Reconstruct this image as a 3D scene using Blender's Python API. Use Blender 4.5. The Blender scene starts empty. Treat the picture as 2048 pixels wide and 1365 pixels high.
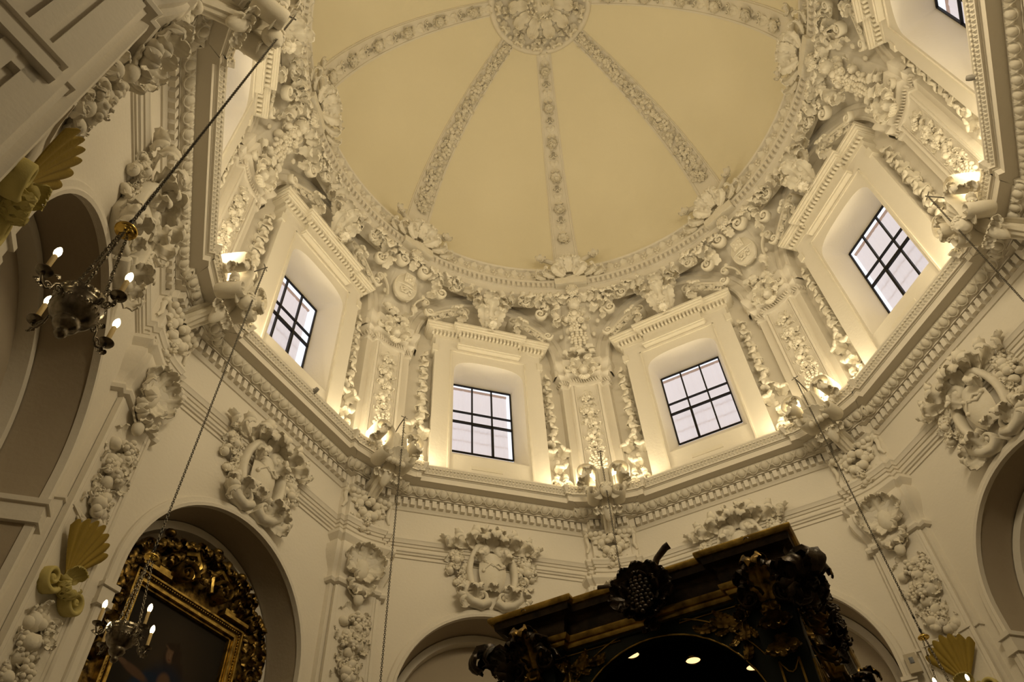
import bpy, math, random
import numpy as np
from mathutils import Matrix, Vector
PI = math.pi
SC = bpy.context.scene
COL = SC.collection

# ------------------------------------------------------------------ camera
CAM = np.array([2.838475, 4.659212, 1.6])
YAW, PITCH, ROLL, FPX = -1.912025, 0.865379, -0.064341, 1520.58
f_ = np.array([math.cos(PITCH)*math.cos(YAW), math.cos(PITCH)*math.sin(YAW), math.sin(PITCH)])
r_ = np.array([math.sin(YAW), -math.cos(YAW), 0.0])
u_ = np.cross(r_, f_)
r2 = math.cos(ROLL)*r_ + math.sin(ROLL)*u_
u2 = -math.sin(ROLL)*r_ + math.cos(ROLL)*u_
cd = bpy.data.cameras.new('camera'); cam = bpy.data.objects.new('camera', cd); COL.objects.link(cam)
cd.sensor_fit = 'HORIZONTAL'; cd.sensor_width = 36.0; cd.lens = 36.0*FPX/2048.0
cd.clip_start = 0.02; cd.clip_end = 200
cam.matrix_world = Matrix(((r2[0], u2[0], -f_[0], CAM[0]), (r2[1], u2[1], -f_[1], CAM[1]), (r2[2], u2[2], -f_[2], CAM[2]), (0, 0, 0, 1)))
SC.camera = cam

# ------------------------------------------------------------------ view + world
SC.view_settings.view_transform = 'Standard'; SC.view_settings.look = 'None'
SC.view_settings.gamma = 1.0; SC.view_settings.use_curve_mapping = False
SC.view_settings.exposure = 0.0
wd = bpy.data.worlds.new('sky'); SC.world = wd; wd.use_nodes = True
bg = wd.node_tree.nodes['Background']; bg.inputs[0].default_value = (0.86, 0.90, 1.0, 1); bg.inputs[1].default_value = 1.25

def rz_bay(k): return math.radians(-45*k - 90)
def to_world(k, p):
    a = rz_bay(k); c, s = math.cos(a), math.sin(a)
    return Vector((c*p[0]-s*p[1], s*p[0]+c*p[1], p[2]))

# cove lamps hidden on the ledge behind the cornice lip (one fluorescent strip per side)
COVE_POWER = 50.0; COVE_TILT = 58
for k in range(8):
    for u in (-1.28, 1.28):
        ld = bpy.data.lights.new('cove_lamp', 'AREA'); ld.shape = 'RECTANGLE'; ld.size = 0.7; ld.size_y = 0.08
        ld.energy = COVE_POWER/2; ld.color = (1.0, 0.845, 0.545)
        lo = bpy.data.objects.new('cove_lamp', ld); COL.objects.link(lo)
        lo.location = to_world(k, (u, 4.68, 9.60)); lo.rotation_euler = (math.radians(180+COVE_TILT), 0, rz_bay(k))
# added fill light in the nave behind the camera, no real lamp
NAVE_FILL_POWER = 14.0
ld = bpy.data.lights.new('nave_fill', 'AREA'); ld.shape = 'RECTANGLE'; ld.size = 2.4; ld.size_y = 2.0; ld.energy = NAVE_FILL_POWER; ld.color = (1.0, 0.80, 0.55)
lo = bpy.data.objects.new('nave_fill', ld); COL.objects.link(lo)
lo.location = to_world(7, (0, 7.5, 5.2)); lo.rotation_euler = (math.radians(90+8), 0, rz_bay(7))

# unseen fill light added at cornice height to brighten the lower walls opposite
ld = bpy.data.lights.new('ledge_fill', 'AREA'); ld.shape = 'RECTANGLE'; ld.size = 2.4; ld.size_y = 0.4; ld.energy = 150.0; ld.color = (1.0, 0.82, 0.52)
lo = bpy.data.objects.new('ledge_fill', ld); COL.objects.link(lo); _p = Vector((0.2, 4.15, 9.75)); lo.location = _p
lo.rotation_euler = (Vector((-0.9, -3.2, 5.5))-_p).to_track_quat('-Z', 'Y').to_euler()

# ------------------------------------------------------------------ materials
def mat(name, col, rough=0.8, metal=0.0, noise=0.0, nscale=6.0, col2=None, bump=0.0, bscale=60.0, emit=None, estr=0.0, spec=0.3):
    m = bpy.data.materials.new(name); m.use_nodes = True; nt = m.node_tree; b = nt.nodes['Principled BSDF']
    b.inputs['Roughness'].default_value = rough; b.inputs['Metallic'].default_value = metal
    b.inputs['Specular IOR Level'].default_value = spec
    b.inputs['Base Color'].default_value = (*col, 1)
    tc = nt.nodes.new('ShaderNodeTexCoord')
    if noise > 0:
        n = nt.nodes.new('ShaderNodeTexNoise'); n.inputs['Scale'].default_value = nscale; n.inputs['Detail'].default_value = 6
        nt.links.new(tc.outputs['Object'], n.inputs['Vector'])
        r = nt.nodes.new('ShaderNodeValToRGB'); r.color_ramp.elements[0].position = 0.5-noise/2; r.color_ramp.elements[1].position = 0.5+noise/2
        r.color_ramp.elements[0].color = (*(col2 or col), 1); r.color_ramp.elements[1].color = (*col, 1)
        nt.links.new(n.outputs['Fac'], r.inputs['Fac']); nt.links.new(r.outputs['Color'], b.inputs['Base Color'])
    if bump > 0:
        n = nt.nodes.new('ShaderNodeTexNoise'); n.inputs['Scale'].default_value = bscale; n.inputs['Detail'].default_value = 4
        nt.links.new(tc.outputs['Object'], n.inputs['Vector'])
        bp = nt.nodes.new('ShaderNodeBump'); bp.inputs['Strength'].default_value = bump; bp.inputs['Distance'].default_value = 0.01
        nt.links.new(n.outputs['Fac'], bp.inputs['Height']); nt.links.new(bp.outputs['Normal'], b.inputs['Normal'])
    if emit:
        b.inputs['Emission Color'].default_value = (*emit, 1); b.inputs['Emission Strength'].default_value = estr
    return m
PLASTER = mat('plaster', (0.80, 0.75, 0.66), 0.9, noise=0.5, nscale=0.9, col2=(0.77, 0.715, 0.62), bump=0.25, bscale=25)
DOMEP = mat('dome_plaster', (0.82, 0.75, 0.575), 0.9, noise=0.5, nscale=0.9, col2=(0.79, 0.72, 0.545), bump=0.25, bscale=25)
RECESS_SHADE = mat('recess_shade_plaster', (0.44, 0.375, 0.285), 0.9, noise=0.5, nscale=1.2, col2=(0.40, 0.335, 0.25), bump=0.2, bscale=25)  # darker copy of the wall plaster, niche shade put into its colour
STUCCO = mat('stucco', (0.80, 0.75, 0.65), 0.85, noise=0.4, nscale=9, col2=(0.76, 0.70, 0.58), bump=0.2, bscale=50)
MUSTARD = mat('mustard_plaster', (0.36, 0.25, 0.045), 0.8, noise=0.6, nscale=7, col2=(0.30, 0.21, 0.035), bump=0.2)
CREAMY = mat('cream_plaster', (0.62, 0.53, 0.22), 0.85, noise=0.5, nscale=6, col2=(0.50, 0.42, 0.14), bump=0.2)
FLOORM = mat('stone_floor', (0.22, 0.18, 0.13), 0.5, noise=0.6, nscale=3, col2=(0.17, 0.13, 0.09))
GOLD = mat('old_gilding', (0.36, 0.23, 0.06), 0.36, 0.78, noise=0.30, nscale=14, col2=(0.022, 0.013, 0.006), bump=0.4, bscale=40)
GOLDB = mat('bright_gilding', (0.66, 0.46, 0.12), 0.33, 0.9, noise=0.5, nscale=12, col2=(0.11, 0.065, 0.018), bump=0.2, bscale=40)
BRONZE = mat('dark_carved_wood', (0.060, 0.037, 0.018), 0.34, 0.45, noise=0.4, nscale=14, col2=(0.012, 0.009, 0.006), bump=0.4, bscale=40, spec=0.5)
GREEN = mat('dark_green_paint', (0.009, 0.017, 0.014), 0.45, noise=0.4, nscale=5, col2=(0.006, 0.011, 0.010))
BLACKW = mat('black_lacquer', (0.008, 0.008, 0.008), 0.30)
IRON = mat('black_iron', (0.012, 0.010, 0.009), 0.5, 0.3)
SILVER = mat('tarnished_silver', (0.34, 0.30, 0.24), 0.28, 1.0, noise=0.5, nscale=30, col2=(0.10, 0.085, 0.06))
BRASS = mat('polished_brass', (0.72, 0.50, 0.13), 0.22, 1.0)
STEEL = mat('dull_steel_chain', (0.14, 0.125, 0.10), 0.45, 0.8)
WAX = mat('candle_sleeve', (0.66, 0.50, 0.24), 0.6)
BULB = mat('lit_bulb', (1, 0.9, 0.7), 0.3, emit=(1.0, 0.80, 0.42), estr=9.0)
SPOT = mat('lit_downlight', (1, 0.8, 0.5), 0.3, emit=(1.0, 0.66, 0.30), estr=1.6)
GREY = mat('grey_plastic', (0.25, 0.23, 0.20), 0.5)
BEIGE = mat('beige_plastic', (0.48, 0.42, 0.31), 0.5)
DARKGLASS = mat('dark_lens', (0.01, 0.01, 0.01), 0.1)
CANVAS = bpy.data.materials.new('oil_canvas'); CANVAS.use_nodes = True
_n = CANVAS.node_tree.nodes.new('ShaderNodeVertexColor'); _n.layer_name = 'paint'
CANVAS.node_tree.links.new(_n.outputs['Color'], CANVAS.node_tree.nodes['Principled BSDF'].inputs['Base Color'])
CANVAS.node_tree.nodes['Principled BSDF'].inputs['Roughness'].default_value = 0.7; CANVAS.node_tree.nodes['Principled BSDF'].inputs['Specular IOR Level'].default_value = 0.12
GLASS = bpy.data.materials.new('window_glass'); GLASS.use_nodes = True
_nt = GLASS.node_tree; _nt.nodes.clear(); _o = _nt.nodes.new('ShaderNodeOutputMaterial'); _t = _nt.nodes.new('ShaderNodeBsdfTransparent'); _g = _nt.nodes.new('ShaderNodeBsdfGlossy'); _m = _nt.nodes.new('ShaderNodeMixShader')
_g.inputs['Roughness'].default_value = 0.05; _m.inputs[0].default_value = 0.04
_nt.links.new(_t.outputs[0], _m.inputs[1]); _nt.links.new(_g.outputs[0], _m.inputs[2]); _nt.links.new(_m.outputs[0], _o.inputs[0])
BLIND = bpy.data.materials.new('translucent_blind'); BLIND.use_nodes = True
_nt = BLIND.node_tree; _nt.nodes.clear(); _o = _nt.nodes.new('ShaderNodeOutputMaterial'); _d = _nt.nodes.new('ShaderNodeBsdfDiffuse'); _t = _nt.nodes.new('ShaderNodeBsdfTranslucent'); _m = _nt.nodes.new('ShaderNodeMixShader')
_d.inputs[0].default_value = (0.8, 0.75, 0.72, 1); _t.inputs[0].default_value = (0.86, 0.74, 0.67, 1); _m.inputs[0].default_value = 0.8
_nt.links.new(_d.outputs[0], _m.inputs[1]); _nt.links.new(_t.outputs[0], _m.inputs[2]); _nt.links.new(_m.outputs[0], _o.inputs[0])
BLINDT = BLIND.copy(); BLINDT.name = 'blind_headrail_cloth'
for _x in BLINDT.node_tree.nodes:
    if _x.type == 'BSDF_TRANSLUCENT': _x.inputs[0].default_value = (0.74, 0.61, 0.52, 1)

# ------------------------------------------------------------------ mesh builder
DEPTH = [0]
def piece(fn):
    def g(mb, *a, **k):
        if DEPTH[0] == 0: mb.cut()
        DEPTH[0] += 1
        try: return fn(mb, *a, **k)
        finally: DEPTH[0] -= 1
    return g
HARD = {'entablature', 'raking_cornice', 'panel_moulding', 'housing', 'corner_pier', 'cornice', 'frieze', 'upper_moulding', 'lower_moulding', 'canopy_top', 'arched_panel', 'inner_frame', 'pediment_block', 'rib_band', 'frame', 'muntin', 'inner_ceiling', 'carved_board', 'bracket'}
I4 = np.eye(4)
class MB:
    def __init__(s): s.v = []; s.f = []; s.n = 0; s.each = False; s.cuts = []
    def cut(s):
        if s.each: s.cuts.append((len(s.v), len(s.f), s.n))
    def pieces(s):
        c = s.cuts if s.cuts and s.cuts[0][0] == 0 else [(0, 0, 0)]+s.cuts
        c = c+[(len(s.v), len(s.f), s.n)]; out = []
        for a, b in zip(c[:-1], c[1:]):
            if b[0] == a[0]: continue
            m = MB(); m.v = s.v[a[0]:b[0]]; m.f = [tuple(i-a[2] for i in q) for q in s.f[a[1]:b[1]]]; m.n = b[2]-a[2]; out.append(m)
        return out
    def add(s, V, F, M=None):
        V = np.asarray(V, float).reshape(-1, 3)
        if M is not None: V = V @ M[:3, :3].T + M[:3, 3]
        s.v.append(V); o = s.n; s.f += [tuple(i+o for i in q) for q in F]; s.n += len(V)
    def mesh(s, name, m, smooth=True):
        me = bpy.data.meshes.new(name)
        V = np.concatenate(s.v) if s.v else np.zeros((0, 3))
        me.from_pydata(V.tolist(), [], s.f); me.materials.append(m)
        if smooth:
            me.polygons.foreach_set('use_smooth', [True]*len(me.polygons))
        me.update()
        if smooth == 'auto':
            try: me.set_sharp_from_angle(angle=math.radians(35 if name.split('.')[0] in HARD or name.startswith(('wall', 'trim', 'window')) else 80))
            except Exception: pass
        return me
    def obj(s, name, m, parent=None, smooth='auto', **kw):
        o = bpy.data.objects.new(name, s.mesh(name, m, smooth)); COL.objects.link(o)
        if parent: o.parent = parent
        for a, b in kw.items():
            if b is not None: o[a] = b
        return o
def FR(pos, right, up, s=1.0):
    r = np.array(right, float); r /= np.linalg.norm(r); u = np.array(up, float); u -= r*(r@u); u /= np.linalg.norm(u); w = np.cross(r, u)
    M = np.eye(4); M[:3, 0] = r*s; M[:3, 1] = u*s; M[:3, 2] = w*s; M[:3, 3] = pos; return M
def W_(u, z, a, rot=0.0, s=1.0):      # frame lying on a wall plane y=a, z axis points to the room centre
    c, n = math.cos(rot), math.sin(rot)
    return FR((u, a, z), (c, 0, n), (-n, 0, c), s)
def RX(a): M = np.eye(4); c, s = math.cos(a), math.sin(a); M[1, 1] = c; M[1, 2] = -s; M[2, 1] = s; M[2, 2] = c; return M
def RY(a): M = np.eye(4); c, s = math.cos(a), math.sin(a); M[0, 0] = c; M[0, 2] = s; M[2, 0] = -s; M[2, 2] = c; return M
def RZ(a): M = np.eye(4); c, s = math.cos(a), math.sin(a); M[0, 0] = c; M[0, 1] = -s; M[1, 0] = s; M[1, 1] = c; return M
def T(x, y, z=0.0): M = np.eye(4); M[:3, 3] = (x, y, z); return M
def S(x, y=None, z=None): return np.diag([x, y if y is not None else x, z if z is not None else x, 1.0])
def box(mb, x0, x1, y0, y1, z0, z1, M=None):
    V = [(x0, y0, z0), (x1, y0, z0), (x1, y1, z0), (x0, y1, z0), (x0, y0, z1), (x1, y0, z1), (x1, y1, z1), (x0, y1, z1)]
    mb.add(V, [(0, 3, 2, 1), (4, 5, 6, 7), (0, 1, 5, 4), (1, 2, 6, 5), (2, 3, 7, 6), (3, 0, 4, 7)], M)
def ell(mb, M, rx, ry=None, rz=None, nu=10, nv=7):
    ry = ry or rx; rz = rz or rx
    V = [(0, 0, rz)]
    for i in range(1, nv):
        p = PI*i/nv
        for j in range(nu):
            t = 2*PI*j/nu; V.append((rx*math.sin(p)*math.cos(t), ry*math.sin(p)*math.sin(t), rz*math.cos(p)))
    V.append((0, 0, -rz)); F = []
    for j in range(nu): F.append((0, 1+j, 1+(j+1) % nu))
    for i in range(nv-2):
        for j in range(nu):
            a = 1+i*nu; b = a+nu; F.append((a+j, b+j, b+(j+1) % nu, a+(j+1) % nu))
    l = len(V)-1; a = 1+(nv-2)*nu
    for j in range(nu): F.append((l, a+(j+1) % nu, a+j))
    mb.add(V, F, M)
def lathe(mb, prof, n=24, M=None, a0=0.0, a1=2*PI):
    closed = abs(a1-a0-2*PI) < 1e-6; cnt = n if closed else n+1; V = []; F = []
    for i in range(cnt):
        t = a0+(a1-a0)*i/n
        for r, z in prof: V.append((r*math.cos(t), r*math.sin(t), z))
    m = len(prof)
    for i in range(n):
        for j in range(m-1):
            a = i*m+j; b = ((i+1) % cnt)*m+j; F.append((a, b, b+1, a+1))
    mb.add(V, F, M)
def sheet(mb, G, th, M=None):        # closed thin shell from an (n,m,3) grid
    G = np.asarray(G, float); n, m = G.shape[:2]
    du = np.gradient(G, axis=0); dv = np.gradient(G, axis=1); N = np.cross(dv, du); N /= (np.linalg.norm(N, axis=2, keepdims=True)+1e-9)
    B = G - N*th; V = np.concatenate([G.reshape(-1, 3), B.reshape(-1, 3)]); F = []; o = n*m
    for i in range(n-1):
        for j in range(m-1):
            a = i*m+j; F.append((a, a+m, a+m+1, a+1)); F.append((o+a, o+a+1, o+a+m+1, o+a+m))
    for i in range(n-1):
        a = i*m; F.append((a, o+a, o+a+m, a+m)); a = i*m+m-1; F.append((a, a+m, o+a+m, o+a))
    for j in range(m-1):
        a = j; F.append((a, a+1, o+a+1, o+a)); a = (n-1)*m+j; F.append((a, o+a, o+a+1, a+1))
    mb.add(V, F, M)
@piece
def leaf(mb, M, L, W, curl=2.6, rise=0.35, lobes=4, bend=0.0, cup=0.30, n=13, m=11, th=None):
    n = max(n, 4*lobes+3); t = np.linspace(0, 1, n); ph = rise + curl*1.25*t**2.8
    dt = np.gradient(t)*L; y = np.concatenate([[0], np.cumsum(np.cos(ph[:-1])*dt[:-1])]); z = np.concatenate([[0], np.cumsum(np.sin(ph[:-1])*dt[:-1])])
    env = np.sin(PI*(0.08+0.84*t)**0.95)**0.62; env[-1] *= .55; env[-2] *= .85
    q = lobes*t+0.15; fr = q-np.floor(q); lb = (4*fr*(1-fr))**0.55      # rounded lobes with sharp notches
    j = np.linspace(-1, 1, m); G = np.zeros((n, m, 3)); w = W/2*env
    for a in range(m):
        e = abs(j[a]); k = max(0.0, (e-.35)/.65); ww = w*(1-k*0.42*(1-lb))
        off = -cup*ww*e**1.8 + 0.055*W*np.cos(2*PI*(fr-.5))*k*env + 0.05*W*math.exp(-(j[a]/.16)**2)*env - 0.03*W*math.exp(-((e-.3)/.15)**2)*env
        off = off + 0.10*W*k*k*lb                                       # lobe tips curl up
        G[:, a, 0] = j[a]*ww + bend*L*t**2
        yy = y + 0.16*W*k*(fr-.5)
        G[:, a, 1] = yy - np.sin(ph)*off; G[:, a, 2] = z + np.cos(ph)*off
    sheet(mb, G, th or 0.045*W+0.004, M)
def ptube(mb, pts, rw, rd, M=None, ns=8, z0=0.0):   # planar path sweep, section half-width rw in plane, half-depth rd out of plane
    P = np.asarray(pts, float); n = len(P); d = np.gradient(P, axis=0); d /= (np.linalg.norm(d, axis=1, keepdims=True)+1e-9)
    rw = np.broadcast_to(np.asarray(rw, float), (n,)); rd = np.broadcast_to(np.asarray(rd, float), (n,)); V = []; F = []
    for i in range(n):
        nx, ny = -d[i, 1], d[i, 0]
        for k in range(ns):
            a = 2*PI*k/ns; c = math.copysign(abs(math.cos(a))**0.6, math.cos(a)); s = math.copysign(abs(math.sin(a))**0.6, math.sin(a))
            V.append((P[i, 0]+nx*rw[i]*c, P[i, 1]+ny*rw[i]*c, z0+rd[i]*s))
    for i in range(n-1):
        for k in range(ns):
            a = i*ns; F.append((a+k, a+(k+1) % ns, a+ns+(k+1) % ns, a+ns+k))
    F.append(tuple(range(ns))[::-1]); F.append(tuple((n-1)*ns+k for k in range(ns)))
    mb.add(V, F, M)
def tube(mb, pts, r, M=None, ns=7):
    P = np.asarray(pts, float); n = len(P); d = np.gradient(P, axis=0); d /= (np.linalg.norm(d, axis=1, keepdims=True)+1e-9)
    r = np.broadcast_to(np.asarray(r, float), (n,)); ref = np.array([0, 0, 1.0]) if abs(d[0, 2]) < 0.9 else np.array([1.0, 0, 0]); V = []; F = []
    x = np.cross(ref, d[0]); x /= np.linalg.norm(x)
    for i in range(n):
        x = x-d[i]*(x@d[i]); x /= (np.linalg.norm(x)+1e-9); y = np.cross(d[i], x)
        for k in range(ns):
            a = 2*PI*k/ns; V.append(P[i]+r[i]*(math.cos(a)*x+math.sin(a)*y))
    for i in range(n-1):
        for k in range(ns): a = i*ns; F.append((a+k, a+(k+1) % ns, a+ns+(k+1) % ns, a+ns+k))
    F.append(tuple(range(ns))[::-1]); F.append(tuple((n-1)*ns+k for k in range(ns)))
    mb.add(V, F, M)
def spiral(R, turns, hand=1, start=0.0, n=26, rend=0.18):
    t = np.linspace(0, 1, n); r = R*(1-(1-rend)*t**0.8); a = start+hand*2*PI*turns*t
    return np.stack([r*np.cos(a), r*np.sin(a)], 1)
@piece
def volute(mb, M, R, turns=1.6, hand=1, start=0.0, w=0.16, d=0.30, eye=True, n=26):
    P = spiral(R, turns, hand, start, n); ptube(mb, P, R*w*np.linspace(1, .55, n), R*d*np.linspace(1, .8, n), M, z0=R*d*0.8)
    if eye: ell(mb, M @ T(0, 0, R*d), R*0.26, R*0.26, R*0.3)
@piece
def cscroll(mb, M, L, R, hand=1, w=0.035, d=0.05):  # S/C scroll: stem of length L ending in a volute radius R
    sp = spiral(R, 1.35, hand, -PI/2 if hand > 0 else PI/2, 22)
    sp = sp + np.array([L, R*hand]); st = np.stack([np.linspace(0, L, 8)[:-1], 0.10*L*np.sin(np.linspace(0, PI, 8)[:-1])*-hand], 1)
    P = np.concatenate([st, sp]); n = len(P); ptube(mb, P, w*np.linspace(.6, 1, n), d*np.linspace(.7, 1, n), M, z0=d*0.8)
    ell(mb, M @ T(L, R*hand, d), R*0.3, R*0.3, d)
@piece
def flower(mb, M, r, petals=6, depth=0.5):
    for i in range(petals):
        leaf(mb, M @ RZ(2*PI*i/petals) @ T(0, r*0.12, r*0.1), r*1.15, r*0.85, curl=1.7, rise=0.5, lobes=1, cup=-0.15, n=7, m=5)
    ell(mb, M @ T(0, 0, r*0.3), r*0.3, r*0.3, r*0.28, 8, 6)
@piece
def grapes(mb, M, w, h, r, seed=0, depth=None):
    rn = random.Random(seed); y = 0; depth = depth or w*0.45; row = 0
    while y < h:
        e = math.sin(PI*min(1, (0.25+0.75*y/h)))**0.7 if y < h*0.9 else 0.3
        ww = w*0.5*max(0.15, (1-(y/h)**2)**0.5*min(1, 0.55+y/h*1.6)); k = max(1, int(2*ww/(r*1.55)))
        for i in range(k):
            x = (-ww + 2*ww*(i+0.5+(0.25 if row % 2 else -0.25)*(k > 1))/k) if k > 1 else 0
            zz = depth*math.sqrt(max(0.05, 1-(x/(ww+r))**2))
            ell(mb, M @ T(x+rn.uniform(-.2, .2)*r, -y, zz), r*rn.uniform(.85, 1.1), nu=8, nv=6)
        y += r*1.45; row += 1
@piece
def fruits(mb, M, w, h, seed=0, rr=(0.045, 0.09), leaves=True, dens=1.0, depth=0.07):
    rn = random.Random(seed); n = int(dens*1.5*w*h/(((rr[0]+rr[1])/2)**2*PI))
    for i in range(max(4, n)):
        a = rn.uniform(0, 2*PI); q = math.sqrt(rn.random()); x = math.cos(a)*q*w/2; y = math.sin(a)*q*h/2; r = rn.uniform(*rr)
        d = depth*(1-q*q*0.8)
        A = M @ T(x, y, d*rn.uniform(.5, 1.3)); c = rn.random()
        if c < 0.62: ell(mb, A @ RZ(rn.uniform(0, 6)) @ RX(rn.uniform(0, 1)), r, r*rn.uniform(.85, 1.25), r, 10, 7)
        elif c < 0.80: flower(mb, A @ RX(rn.uniform(-.4, .4)), r*1.25, 5)
        else: grapes(mb, A @ RZ(rn.uniform(-.5, .5)) @ T(0, r, 0), r*2.2, r*2.6, r*0.42, seed+i, depth=r*0.6)
    if leaves:
        k = max(6, int(dens*(w+h)*9))
        for i in range(k):
            a = 2*PI*i/k+rn.uniform(-.2, .2); L = rn.uniform(1.4, 2.2)*rr[1]
            leaf(mb, M @ T(math.cos(a)*w*0.42, math.sin(a)*h*0.44, 0.01) @ RZ(a-PI/2+rn.uniform(-.5, .5)), L, L*rn.uniform(.7, .95), curl=rn.uniform(.8, 2.2), rise=rn.uniform(.2, .6), lobes=3, n=9, m=7)
def spray(mb, M, L, n=5, spread=1.3, W=0.6, curl=2.6, rise=0.35, seed=0):  # fan of acanthus leaves
    rn = random.Random(seed)
    for i in range(n):
        a = spread*(2*i/(n-1)-1) if n > 1 else 0; l = L*(1-0.28*abs(2*i/(n-1)-1) if n > 1 else 1)*rn.uniform(.92, 1.05)
        leaf(mb, M @ RZ(-a) @ T(0, 0, 0.012*(n-abs(i-n//2))), l, l*W, curl=curl*rn.uniform(.85, 1.1), rise=rise, lobes=5, bend=0.12*math.sin(a))
@piece
def head(mb, M, s=1.0, hairmb=None, seed=0):
    nu, nv = 30, 22; V = []; F = []
    def g(x, y, cx, cy, sx, sy): return math.exp(-((x-cx)/sx)**2-((y-cy)/sy)**2)
    for i in range(nv+1):
        p = PI*i/nv
        for j in range(nu):
            t = 2*PI*j/nu; x = math.sin(p)*math.sin(t); y = math.cos(p); z = math.sin(p)*math.cos(t); r = 1.0
            if z > 0:
                r += .26*g(x, y, 0, -.12, .10, .16)+.07*g(x, y, 0, .1, .09, .2)-.10*g(x, y, .33, .10, .15, .10)-.10*g(x, y, -.33, .10, .15, .10)
                r += .055*g(x, y, .33, .08, .08, .05)+.055*g(x, y, -.33, .08, .08, .05)+.05*g(x, y, .33, .27, .2, .06)+.05*g(x, y, -.33, .27, .2, .06)
                r += .09*g(x, y, .42, -.3, .2, .18)+.09*g(x, y, -.42, -.3, .2, .18)+.10*g(x, y, 0, -.43, .17, .045)+.09*g(x, y, 0, -.53, .13, .045)-.06*g(x, y, 0, -.485, .16, .02)+.10*g(x, y, 0, -.75, .2, .12)
            V.append((x*r*.84, y*r*1.0, z*r*.88))
    for i in range(nv):
        for j in range(nu): a = i*nu; F.append((a+j, a+nu+j, a+nu+(j+1) % nu, a+(j+1) % nu))
    mb.add(V, F, M @ S(s)); rn = random.Random(seed); h = hairmb or mb
    for sx in (-1, 1):
        ell(mb, M @ T(sx*.84*s, .0, -.05*s) , .10*s, .2*s, .13*s, 8, 6)
    for i in range(46):
        a = rn.uniform(-1.9, 1.9); b = rn.uniform(.35, 1.35)
        x = math.sin(a)*math.cos(b-.3); y = math.sin(b); z = math.cos(a)*math.cos(b)*.85
        if y < .42 and z > .35: continue
        ell(h, M @ T(x*.9*s, y*.98*s, z*.9*s) @ RZ(rn.uniform(0, 3)), .20*s, .13*s, .15*s, 8, 6)
@piece
def wing(mb, M, L, side):
    for row in range(3):
        n = 6-row
        for i in range(n):
            a = -side*(0.35+1.35*i/n); l = L*(1-.24*row)*(1-.06*i)
            leaf(mb, M @ RZ(a) @ T(0, .04*L, .02*L*(row+1)), l, l*.28, curl=.5, rise=.25, lobes=1, n=7, m=5)
@piece
def shell(mb, M, R, n=9, spread=1.25, depth=0.25, hollow=False):
    nr, na = 14, n*8+1; G = np.zeros((nr, na, 3))
    for i in range(nr):
        q = i/(nr-1)
        for j in range(na):
            s = 2*j/(na-1)-1; a = s*spread; fl = abs(math.cos(s*n*PI/2)); rad = R*(0.10+0.90*q)*(1-0.10*abs(s))*(1+0.09*fl*q-0.05*q)
            z = depth*R*(q**1.7)*1.0 + (0.055*R*fl*q) - 0.12*R*q*s*s + 0.05
            G[i, j] = (rad*math.sin(a), rad*math.cos(a), z)
    sheet(mb, G, 0.02, M)

# ------------------------------------------------------------------ object helpers
NOSPLIT = {'shell_mask', 'fluted_cup', 'hanging_mask', 'mask', 'cherub_head', 'hair', 'floral_band', 'leaf_base', 'leaf_tail', 'leaf_boss', 'rib_band', 'twisted_band', 'ribbon', 'flower_boss'}
boss = piece(ell)
class Orn:                      # a thing made of named parts
    def __init__(s): s.p = []
    def part(s, name, m=STUCCO, label=None, parent=None):
        mb = MB(); mb.each = name not in NOSPLIT; s.p.append([name, mb, m, label, parent, None]); return mb
    def idx(s): return len(s.p)-1
    def build(s, name, label, cat, group=None, loc=(0, 0, 0), rz=0.0):
        r = bpy.data.objects.new(name, None); COL.objects.link(r); r.empty_display_size = 0.1
        r.location = loc; r.rotation_euler = (0, 0, rz); tag(r, label, cat, group)
        for e in s.p:
            par = s.p[e[4]][5] if e[4] is not None else r
            for m in (e[1].pieces() if e[1].each else [e[1]]):
                ob = m.obj(e[0], e[2], par); e[5] = e[5] or ob
                if e[3]: ob['label'] = e[3]
        s.root = r; return r
def tag(o, label, cat, group=None):
    o['label'] = label; o['category'] = cat
    if group: o['group'] = group
    return o
def kids(o): return [c for c in bpy.data.objects if c.parent == o]
def dup(root, loc=None, rz=None, label=None):
    def rec(o, par):
        c = o.copy(); COL.objects.link(c); c.parent = par
        for g in KID[o.name]: rec(g, c)
        return c
    KID = {}
    def idx(o):
        KID[o.name] = kids(o)
        for g in KID[o.name]: idx(g)
    idx(root); r = rec(root, None)
    if loc is not None: r.location = loc
    if rz is not None: r.rotation_euler = (0, 0, rz)
    if label: r['label'] = label
    return r
def place_many(proto_fn, name, cat, group, ks, labels, off=0.0):
    """build once at origin-centred local frame, copy for every bay/corner index"""
    first = None
    for k in ks:
        if first is None:
            orn = proto_fn(); first = orn.build(name, labels[k], cat, group, rz=rz_bay(k+off))
        else: dup(first, rz=rz_bay(k+off), label=labels[k])
    return first

SIDE = ['far_left', 'left', 'middle_left', 'middle_right', 'right', 'far_right', 'rear_right', 'rear_left']
A = 4.97                       # lower wall apothem
T8 = math.tan(PI/8)
ZC, RA = 5.97, 1.33            # lower arches
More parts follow.
